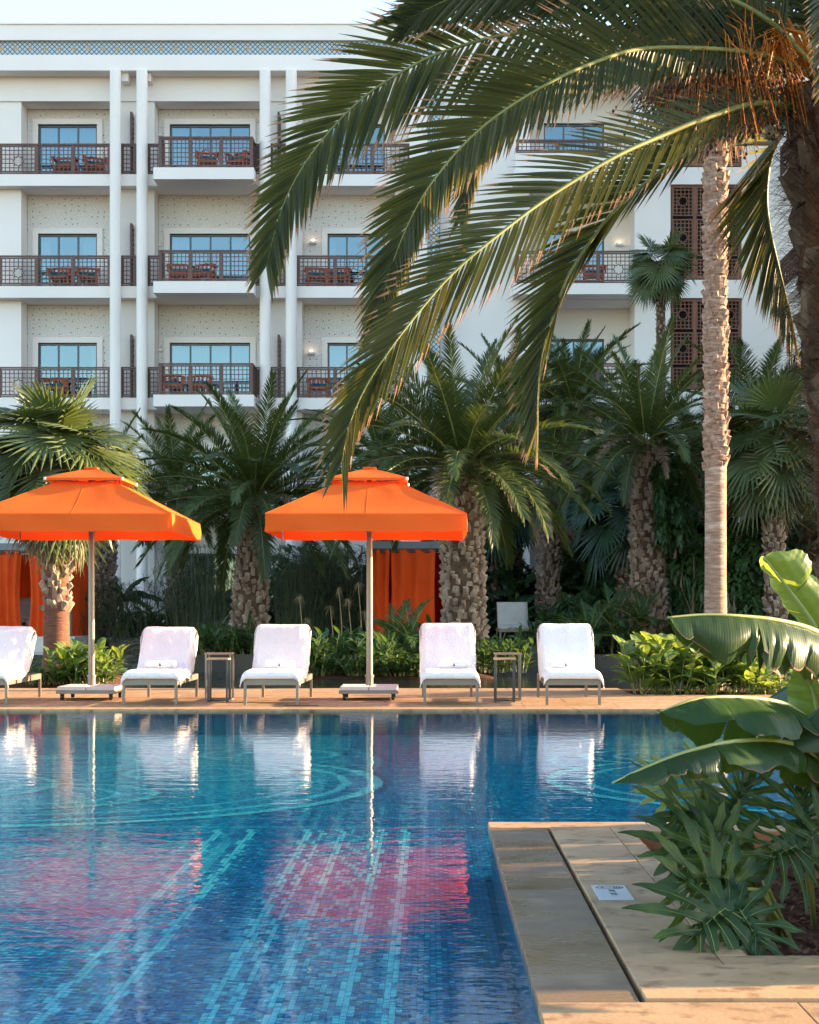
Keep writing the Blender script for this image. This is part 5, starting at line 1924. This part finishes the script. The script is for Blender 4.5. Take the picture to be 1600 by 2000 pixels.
# ------------------------------------------------------------------ bananas
def banana_leaf(path, W, seed, hint=Vector((0, 0, 1)), angs=(35, 35), droop=.5, tears=9, rows_=64, brown=.7, wprof=None):
    """blade halves hang from the midrib, torn into strips, with dry edges; path in world or local coordinates"""
    rr = random.Random(seed)
    pts = smooth_path([Vector(p) for p in path], rows_)
    bl, rb = MB(), MB()
    rb.tube(pts, [.016 * (1 - .85 * i / rows_) + .002 for i in range(rows_ + 1)], 6)
    NC = 6
    for si, sg in enumerate((-1, 1)):
        cuts = sorted(rr.sample(range(5, rows_ - 3), tears)) + [rows_]
        start = 0
        for c in cuts:
            dang = rr.uniform(-14, 14)
            dl = rr.uniform(.90, 1.05)
            prev = None
            for i in range(start, c + 1):
                t = i / rows_
                T = (pts[min(i + 1, rows_)] - pts[max(i - 1, 0)]).normalized()
                S_ = T.cross(hint)
                S_.normalize()
                N = S_.cross(T)
                pw = (wprof(t) if wprof else min(1, (t * 5 + .15)) * max(0.0, 1 - max(0, t - .62) / .38) ** .55)
                w = W * pw * dl
                edge = (i - start) / max(1, c - start)
                if start > 0 or c < rows_:
                    w *= 1 - .24 * (abs(edge - .5) * 2) ** 3
                    # the tear opens towards the margin
                row = []
                for k in range(NC + 1):
                    q = k / NC
                    qq = q if k < NC else 1.0
                    a = rad(angs[si] + dang * q + droop * 70 * q)
                    d = S_ * sg * math.cos(rad(angs[si]) * (1 - q) + a * q) - N * math.sin(rad(angs[si]) * (1 - q) + a * q)
                    shift = T * (.14 * w * q + (.5 - edge) * .03 * q * (c - start) / rows_ * 4 * W)
                    ripple = N * (.010 * math.sin(t * 42 + seed) * q + .006 * noise.noise(Vector((t * 30, q * 3, seed))))
                    wl_k = w * (qq if k < NC else 1 + rr.uniform(-.03, .03))
                    row.append(pts[i] + d * wl_k + shift + ripple)
                if prev is not None:
                    base = len(bl.v)
                    bl.v += [tuple(p) for p in prev] + [tuple(p) for p in row]
                    for k in range(NC):
                        bl.f.append((base + k, base + k + 1, base + NC + 2 + k, base + NC + 1 + k))
                        bl.m.append(0)
                prev = row
            start = c
        # dry margin: a narrow crinkled strip along the rim
        if brown > 0:
            pass
    return bl, rb


def rim(bl, seed, prob):
    """mark the outermost faces as dry where the noise says so"""
    NC = 6
    for i in range(len(bl.f)):
        if i % NC == NC - 1:
            v = bl.v[bl.f[i][1]]
            if noise.noise(Vector(v) * 9 + Vector((seed, 0, 0))) + prob > .45:
                bl.m[i] = 1


def shrink_last(bl, amt=.8):
    """make the outermost column of faces narrow so that the dry margin stays a thin line"""
    NC = 6
    for i in range(0, len(bl.v), NC + 1):
        p, e = Vector(bl.v[i + NC - 1]), Vector(bl.v[i + NC])
        bl.v[i + NC - 1] = tuple(p.lerp(e, amt))


bn = thing('banana_plant', 'near banana plant with broad torn leaves over the planter at the right edge', 'banana plant', (X(1640, 6.9), 6.9, -.1))


def nb_leaf(pix, W, seed, mat='banana', hint=(0, 0, 1), angs=(35, 35), droop=.5, tears=9, brown=.3, wprof=None):
    bl, rb = banana_leaf([P(*q) for q in pix], W, seed, Vector(hint).normalized(), angs, droop, tears, wprof=wprof)
    shrink_last(bl)
    rim(bl, seed, brown)
    o = bl.build('leaf', [M[mat], M['bananabrown']], bn, smooth=True, abs_=True)
    rb.build('midrib', M['bananarib'], o, smooth=True, abs_=True)


# long leaf arching level, blade hanging towards the pool
nb_leaf([(1660, 1330, 6.8), (1640, 1270, 6.7), (1590, 1232, 6.5), (1520, 1212, 6.35), (1440, 1203, 6.25), (1370, 1201, 6.2), (1305, 1206, 6.15)], .20, 3, angs=(50, 62), droop=.25, tears=9, brown=.5, wprof=lambda t: min(1, t * 4 + .2) * max(0, 1 - max(0, t - .80) / .2) ** .5)
nb_leaf([(1655, 1560, 6.7), (1620, 1460, 6.6), (1570, 1400, 6.5), (1520, 1372, 6.35), (1440, 1362, 6.2), (1360, 1366, 6.1), (1285, 1392, 6.05)], .25, 4, angs=(20, 52), droop=.25, tears=6, brown=.2, wprof=lambda t: min(1, t * 3 + .15) * max(0, 1 - max(0, t - .72) / .28) ** .5)
nb_leaf([(1650, 1570, 6.6), (1590, 1480, 6.4), (1530, 1450, 6.2), (1440, 1448, 6.0), (1350, 1466, 5.85), (1270, 1495, 5.75), (1196, 1530, 5.7)], .15, 5, angs=(30, 50), droop=.25, tears=6, brown=.4)
# upright young leaf, backlit
nb_leaf([(1650, 1420, 6.9), (1625, 1300, 6.9), (1590, 1220, 6.85), (1540, 1150, 6.8), (1492, 1088, 6.75)], .17, 6, 'bananalight', (-.75, -.6, .1), (8, 28), .3, 1, -.2, lambda t: min(1, max(0, t - .22) * 4) * max(0, 1 - max(0, t - .78) / .22) ** .5)
nb_leaf([(1650, 1560, 6.8), (1625, 1480, 6.75), (1600, 1400, 6.7), (1585, 1340, 6.65), (1560, 1296, 6.6)], .13, 7, 'bananalight', (-.4, -.9, .2), (10, 15), .3, 1, -.2, lambda t: min(1, max(0, t - .15) * 4) * max(0, 1 - max(0, t - .7) / .3) ** .5)
nb_leaf([(1660, 1500, 6.9), (1700, 1350, 7.0), (1760, 1260, 7.1), (1830, 1240, 7.2)], .2, 8, tears=4)
nb_leaf([(1660, 1450, 6.9), (1680, 1300, 6.9), (1690, 1150, 6.9), (1720, 1050, 6.9)], .2, 9, 'bananalight', (-.5, -.9, 0), (10, 20), .3, 2)
b = MB()
b.tube([P(1628, 1710, 6.75), P(1615, 1600, 6.75), P(1612, 1540, 6.72), P(1640, 1450, 6.75)], [.075, .07, .06, .04], 12)
b.build('stem', M['bananastem'], bn, smooth=True, abs_=True)
b = MB()
rr = random.Random(3)
for i in range(26):
    p = P(rr.uniform(1580, 1620), rr.uniform(1490, 1640), 6.66)
    lance(b, p, Vector((rr.uniform(-1, .3), rr.uniform(-1, 0), rr.uniform(-.8, .5))), rr.uniform(.04, .1), .02, i, .4, 3)
stuff(b.build('dry_sheath', M['bananabrown'], bn, abs_=True))

# bananas further back
bl_variants = []
for i, e in enumerate((70, 45, 20)):
    bl, rb = banana_leaf(arc(e, 1.25, 70, 6), .20, 60 + i, angs=(20, 20), droop=.3, tears=6, rows_=30)
    k = len(bl.v)
    bl.v += rb.v
    bl.f += [tuple(k + q for q in f) for f in rb.f]
    bl.m += [0] * len(rb.f)
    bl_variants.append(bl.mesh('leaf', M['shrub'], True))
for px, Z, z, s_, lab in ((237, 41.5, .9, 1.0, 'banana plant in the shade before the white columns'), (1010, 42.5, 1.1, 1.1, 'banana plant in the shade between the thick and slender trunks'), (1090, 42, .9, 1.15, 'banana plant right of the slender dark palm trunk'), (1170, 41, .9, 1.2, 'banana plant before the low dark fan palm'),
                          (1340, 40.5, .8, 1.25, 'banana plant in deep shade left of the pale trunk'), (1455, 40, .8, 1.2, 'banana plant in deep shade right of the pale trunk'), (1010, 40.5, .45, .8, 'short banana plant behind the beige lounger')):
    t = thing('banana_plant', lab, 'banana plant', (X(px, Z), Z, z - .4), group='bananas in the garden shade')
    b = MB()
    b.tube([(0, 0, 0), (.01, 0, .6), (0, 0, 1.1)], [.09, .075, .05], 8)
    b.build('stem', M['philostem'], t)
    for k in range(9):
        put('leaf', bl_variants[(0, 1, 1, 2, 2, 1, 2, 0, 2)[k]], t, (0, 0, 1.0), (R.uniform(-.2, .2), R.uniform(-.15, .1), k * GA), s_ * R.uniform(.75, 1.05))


# ------------------------------------------------------------------ split-leaf philodendrons in the near planter
def philo_leaf(L, W, seed, droop=.35):
    """deeply cut leaf as broad as long: sinuous lobes round a midrib, lying along +X"""
    rr = random.Random(seed)
    b, ribs = MB(), []

    def mid(t):
        return Vector((L * t, 0, .10 * L * math.sin(t * 2.2) - droop * L * t * t))
    n = 6
    for sg in (-1, 1):
        for k in range(n):
            f = k / (n - 1)
            t = .03 + .72 * f
            ang = rad(142 - 108 * f ** .8 + rr.uniform(-7, 7))
            ln = W * (.80 + .40 * math.sin(math.pi * (.15 + .55 * f))) * rr.uniform(.88, 1.12) * (1 if k < n - 1 else .72)
            w0 = L * (.245 - .06 * f)
            d = Vector((math.cos(ang), sg * math.sin(ang), 0))
            base = len(b.v)
            st = 13
            tw = rr.uniform(0, 6.28)
            tipd = rr.uniform(.7, 1.3)
            for i in range(st + 1):
                q = i / st
                dd = (d + Vector((.25 * q, 0, 0))).normalized()
                pr = Vector((-dd.y, dd.x, 0))
                c = mid(t) + d * (ln * q) + Vector((.09 * ln * q * q, 0, .06 * ln * math.sin(q * 2.4) - droop * tipd * ln * q * q))
                notch = 1 - .40 * (.5 + .5 * math.sin(q * 15 + tw)) * (1 if q > .3 else 0)
                notch2 = 1 - .40 * (.5 + .5 * math.sin(q * 17 + tw + 2.2)) * (1 if q > .3 else 0)
                env = (1.0 if q < .12 else .62 + .30 * math.sin(math.pi * min(1, (q - .12) / .8))) * max(0, 1 - max(0, q - .80) / .205) ** .65
                h1, h2 = w0 * .5 * env * notch + .0015, w0 * .5 * env * notch2 + .0015
                u1 = Vector((0, 0, h1 * (.30 + .5 * math.sin(q * 10 + tw))))
                u2 = Vector((0, 0, h2 * (.30 + .5 * math.sin(q * 9 + tw + 2))))
                b.v += [tuple(c + pr * h1 + u1), tuple(c), tuple(c - pr * h2 + u2)]
            ribs.append([Vector(b.v[base + i * 3 + 1]) + Vector((0, 0, .002)) for i in range(0, st, 2)])
            for i in range(st):
                for j in (0, 1):
                    a = base + i * 3 + j
                    b.f.append((a, a + 1, a + 4, a + 3))
                    b.m.append(0)
    lance(b, mid(.72), mid(1.0) - mid(.72), L * .50, L * .20, seed, .25, 8)
    base = len(b.v)
    for i in range(13):
        t = -.02 + .92 * i / 12
        c = mid(max(0, t))
        hw = L * .12 * (1 - .55 * t)
        b.v += [tuple(c + Vector((0, hw, .012))), tuple(c + Vector((0, 0, -.001))), tuple(c + Vector((0, -hw, .012)))]
    for i in range(12):
        for j in (0, 1):
            a = base + i * 3 + j
            b.f.append((a, a + 1, a + 4, a + 3))
            b.m.append(0)
    r_ = MB()
    r_.tube([mid(i / 8) + Vector((0, 0, .004)) for i in range(9)], [.006 * (1 - .8 * i / 8) for i in range(9)], 5)
    for q in ribs:                                   # paler side veins
        r_.tube(q, [.0026 - .0003 * i for i in range(len(q))], 3, False)
    return b, r_


PHL = []
for i in range(5):
    bl, rb = philo_leaf(.36, .30, 400 + i, (.06, .14, .20, .10, .16)[i])
    PHL.append((bl, rb))
PHM = [bl.mesh('leaf', M['philo'], True) for bl, rb in PHL]
PHMl = [bl.mesh('leaf', M['philolight'], True) for bl, rb in PHL]
PHR = [rb.mesh('midrib', M['philostem'], True) for bl, rb in PHL]


def philo_plant(label, root, leaves):
    """leaves: (pixel of leaf base, depth, pixel of tip, tip depth, facing, size, variant, light)"""
    t = thing('philodendron', label, 'philodendron', root)
    for (bx, by, bz, tx, ty, tz, nrm, vi, light) in leaves:
        a, c = P(bx, by, bz), P(tx, ty, tz)
        xax = (c - a)
        L = xax.length
        xax.normalize()
        nv = Vector(nrm).normalized()
        yax = nv.cross(xax).normalized()
        zax = xax.cross(yax)
        Mx = Matrix((xax, yax, zax)).transposed().to_4x4()
        Mx.translation = a - Vector(root)
        me = (PHMl if light else PHM)[vi]
        o = put('leaf', me, t)
        k = L / .44
        o.matrix_local = Mx @ Matrix.Scale(k, 4)
        put('midrib', PHR[vi], o)
        st = MB()
        r0 = Vector(root) + Vector((R.uniform(-.05, .05), R.uniform(-.05, .05), .02))
        st.tube([r0, r0.lerp(a, .5) + Vector((0, 0, .10)) - xax * .03, a - xax * .02, a + xax * .01], [.011, .009, .007, .006], 6)
        st.build('stalk', M['philostem'], t, smooth=True, abs_=True)
    return t


N1 = (-.15, -.75, .65)
philo_plant('split-leaf philodendron spilling over the paving at the planter corner', (X(1545, 6.3), 6.3, -.1), [
    (1432, 1735, 6.0, 1290, 1722, 5.85, (-.1, -.9, .4), 0, 0), (1425, 1765, 5.9, 1330, 1850, 5.65, (-.15, -.95, .25), 2, 0), (1425, 1725, 6.2, 1372, 1590, 6.2, (-.1, -1, .05), 1, 0), (1440, 1770, 5.9, 1500, 1872, 5.75, (.15, -.95, .2), 4, 0), (1400, 1640, 6.5, 1285, 1690, 6.35, (-.3, -.85, .4), 2, 0)])
philo_plant('split-leaf philodendron with raised leaves in the middle of the planter', (X(1500, 7.2), 7.2, -.1), [
    (1308, 1560, 7.0, 1296, 1478, 7.1, (0, -1, -.1), 1, 1), (1373, 1560, 7.0, 1385, 1475, 7.1, (.1, -1, -.1), 0, 1), (1420, 1600, 6.9, 1480, 1500, 6.9, (-.2, -1, 0), 2, 0), (1395, 1610, 6.7, 1275, 1590, 6.5, (0, -.75, .6), 3, 0)])
philo_plant('split-leaf philodendron at the right edge of the picture below the banana', (X(1600, 6.6), 6.6, -.1), [
    (1570, 1640, 6.4, 1560, 1525, 6.5, (0, -1, .05), 0, 0), (1575, 1645, 6.3, 1660, 1580, 6.3, (.1, -.95, .2), 3, 0), (1562, 1650, 6.3, 1480, 1690, 6.1, (-.1, -.9, .4), 2, 0)])
rt = thing('root', 'curved brown root lying on the mulch in the planter', 'root', (0, 0, 0))
b = MB()
b.tube([P(1346, 1660, 7.9), P(1335, 1675, 7.5), P(1340, 1695, 7.3), P(1352, 1712, 7.2)], [.008, .011, .011, .008], 7)
b.build('root_stem', M['bananastem'], rt, smooth=True)


# ------------------------------------------------------------------ shrubs, vines, papyrus
def bush_mesh(seed, n, rx, ry, rz, leaf, mat, heart=False):
    rr = random.Random(seed)
    b = MB()
    blobs = [(Vector((rr.uniform(-.65, .65) * rx, rr.uniform(-.65, .65) * ry, rr.uniform(.15, .85) * rz)), rr.uniform(.22, .42)) for _ in range(12)]
    for i in range(n):
        c, r = rr.choice(blobs)
        d = Vector((rr.gauss(0, 1), rr.gauss(0, 1), rr.gauss(0, 1))).normalized()
        p = c + Vector((d.x * r * rx, d.y * r * ry, d.z * r * rz * .8)) * rr.uniform(.55, 1.05)
        if p.z < 0:
            p.z = -p.z * .5
        dd = (d + Vector((rr.uniform(-.6, .6), rr.uniform(-.6, .6), rr.uniform(-.9, .3)))).normalized()
        lance(b, p, dd, leaf * rr.uniform(.6, 1.2), leaf * (.75 if heart else .42) * rr.uniform(.8, 1.2), i, .3, 2, .2)
    return b.mesh('foliage', M[mat])


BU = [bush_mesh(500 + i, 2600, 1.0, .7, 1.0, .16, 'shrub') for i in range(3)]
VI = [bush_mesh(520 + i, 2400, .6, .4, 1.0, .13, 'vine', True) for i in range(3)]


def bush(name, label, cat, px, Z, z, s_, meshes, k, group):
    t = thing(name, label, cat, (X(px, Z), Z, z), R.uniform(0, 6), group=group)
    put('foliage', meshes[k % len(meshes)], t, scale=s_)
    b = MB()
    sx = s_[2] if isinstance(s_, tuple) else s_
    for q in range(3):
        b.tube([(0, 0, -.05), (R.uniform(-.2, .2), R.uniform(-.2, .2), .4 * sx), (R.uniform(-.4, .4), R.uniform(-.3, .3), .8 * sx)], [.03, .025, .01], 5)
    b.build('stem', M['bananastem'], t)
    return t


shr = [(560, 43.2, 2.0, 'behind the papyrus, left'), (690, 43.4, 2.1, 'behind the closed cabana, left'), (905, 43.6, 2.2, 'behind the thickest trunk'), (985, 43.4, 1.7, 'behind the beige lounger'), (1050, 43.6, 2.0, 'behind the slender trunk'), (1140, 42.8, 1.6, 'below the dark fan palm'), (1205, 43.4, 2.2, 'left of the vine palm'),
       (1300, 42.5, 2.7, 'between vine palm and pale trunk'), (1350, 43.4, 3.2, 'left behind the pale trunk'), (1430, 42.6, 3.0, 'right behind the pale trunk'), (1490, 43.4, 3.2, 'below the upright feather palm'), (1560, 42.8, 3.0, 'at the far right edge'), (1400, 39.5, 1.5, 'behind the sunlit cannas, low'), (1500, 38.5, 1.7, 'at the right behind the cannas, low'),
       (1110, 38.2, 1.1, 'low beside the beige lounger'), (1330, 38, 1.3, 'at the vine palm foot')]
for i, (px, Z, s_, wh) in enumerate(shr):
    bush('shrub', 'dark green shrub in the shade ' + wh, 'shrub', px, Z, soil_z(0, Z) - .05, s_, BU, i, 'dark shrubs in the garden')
for i, (px, py, Z, s_, wh) in enumerate(((1318, 1010, 35.4, (1.0, 1.0, 1.7), 'hanging from the vine palm trunk'), (1300, 930, 35.6, (.6, .8, .7), 'at the top of the vine palm trunk'), (1352, 1130, 35.6, (1.0, 1, 1.5), 'left of the pale trunk'), (1462, 1100, 34.6, (1.3, 1, 1.9), 'climbing right of the pale trunk'), (1490, 985, 35.2, (.8, .8, .8), 'at the top of the right thicket'), (1430, 1180, 34.4, (1.2, 1, 1.5), 'low right of the pale trunk'))):
    bush('climbing_vine', 'heart-leaved climbing vine ' + wh, 'vine', px, Z, H(py, Z) - .5 * s_[2], s_, VI, i, 'vines in the right thicket')

b = MB()                                            # papyrus thicket: thin culms with mop heads
rr = random.Random(77)
for i in range(900):
    px = rr.choice((rr.uniform(330, 450), rr.uniform(535, 735), rr.uniform(535, 735), rr.uniform(150, 300)))
    Z = rr.uniform(39.0, 42.5)
    p = Vector((X(px, Z), Z, .45))
    h = rr.uniform(.7, 2.35) * (1 if px > 320 else .62)
    top = p + Vector((rr.gauss(0, .25), rr.gauss(0, .2), h))
    b.tube([p, p.lerp(top, .6) + Vector((0, 0, .06)), top], [.008, .007, .005], 3, False)
    for k in range(20):
        a, e = rr.uniform(0, 6.283), rr.uniform(-.3, 1.3)
        L = rr.uniform(.18, .42)
        d = Vector((math.cos(a) * math.cos(e), math.sin(a) * math.cos(e), math.sin(e)))
        m_ = top + d * L * .6
        q = top + d * L - Vector((0, 0, L * .45))
        s_ = Vector((-math.sin(a), math.cos(a), 0)) * .004
        b.add([top - s_, top + s_, m_ + s_, m_ - s_, q], [(0, 1, 2, 3), (3, 2, 4)])
pp = stuff(b.build('papyrus_thicket', M['papyrus']))
tag(pp, 'dense dark thicket of fine papyrus between the date palm and closed cabana', 'papyrus')
for i, (px, py) in enumerate(((585, 1165), (645, 1185), (662, 1150), (680, 1170), (700, 1140), (712, 1195), (600, 1210))):
    t = thing('dry_reed', 'pale dry reed before the papyrus behind the middle parasol, ' + ORD[sorted((585, 645, 662, 680, 700, 712, 600)).index(px)] + ' from the left', 'reed', at(px + 8, 33.9, .05), group='dry reeds before the papyrus')
    top = P(px, py, 33.9) - Vector(t.location)
    b = MB()
    b.tube([(0, 0, 0), top * .6 + Vector((.02, 0, 0)), top], [.012, .010, .006], 4)
    b.build('stem', M['straw'], t)
    b = MB()
    for k in range(40):
        a, e = R.uniform(0, 6.28), R.uniform(-.8, 1.2)
        lance(b, top, Vector((math.cos(a) * math.cos(e), math.sin(a) * math.cos(e), math.sin(e))), R.uniform(.08, .2), .008, k, .8, 3)
    b.build('head', M['straw'], t)
# planting added beyond the right edge to shade the deck and near leaves
for i, (x, y_, s_) in enumerate(((2.75, 6.2, .95), (2.95, 6.9, 1.1), (2.8, 7.5, 1.05), (3.6, 7.3, 1.2), (2.75, 8.0, .6), (3.4, 6.5, 1.2))):
    t = thing('shrub', ('unseen leafy shrub added for shade beyond the right edge, frontmost', 'unseen leafy shrub added for shade behind the banana stem', 'unseen leafy shrub added for shade beside the near palm trunk', 'unseen leafy shrub added for shade behind the near palm trunk', 'small unseen shrub added for shade at the foot of the near palm', 'unseen leafy shrub added for shade at the outer side of the planter')[i], 'shrub', (x, y_, -.12), i * 1.1, group='unseen shrubs added to shade the near deck')
    put('foliage', BU[i % 3], t, scale=s_ * .8)
    b = MB()
    b.tube([(0, 0, 0), (.05, 0, .3), (0, .05, .6)], [.02, .018, .01], 5)
    b.build('stem', M['bananastem'], t)
for i, (x, y_, s_, lab) in enumerate(((2.75, 6.5, 1.25, 'leafy banana added for shade beyond the right edge, nearest the pool deck'), (3.05, 7.1, 1.25, 'leafy banana added for shade beyond the right edge, beside the near palm'), (3.8, 7.0, 1.15, 'leafy banana added for shade beyond the right edge, behind the near palm'))):
    t = thing('banana_plant', lab, 'banana plant', (x, y_, -.15), group='bananas added beyond the right edge for shade')  # added to keep the sun off the near banana leaves
    b = MB()
    b.tube([(0, 0, 0), (.01, 0, .6), (0, 0, 1.06)], [.08, .07, .05], 8)
    b.build('stem', M['philostem'], t)
    for k in range(10):
        put('leaf', bl_variants[(1, 2, 2, 1, 2, 2, 1, 2, 1, 2)[k]], t, (0, 0, 1.0), (R.uniform(-.2, .2), R.uniform(-.15, .1), k * GA), s_ * R.uniform(.75, 1.05))
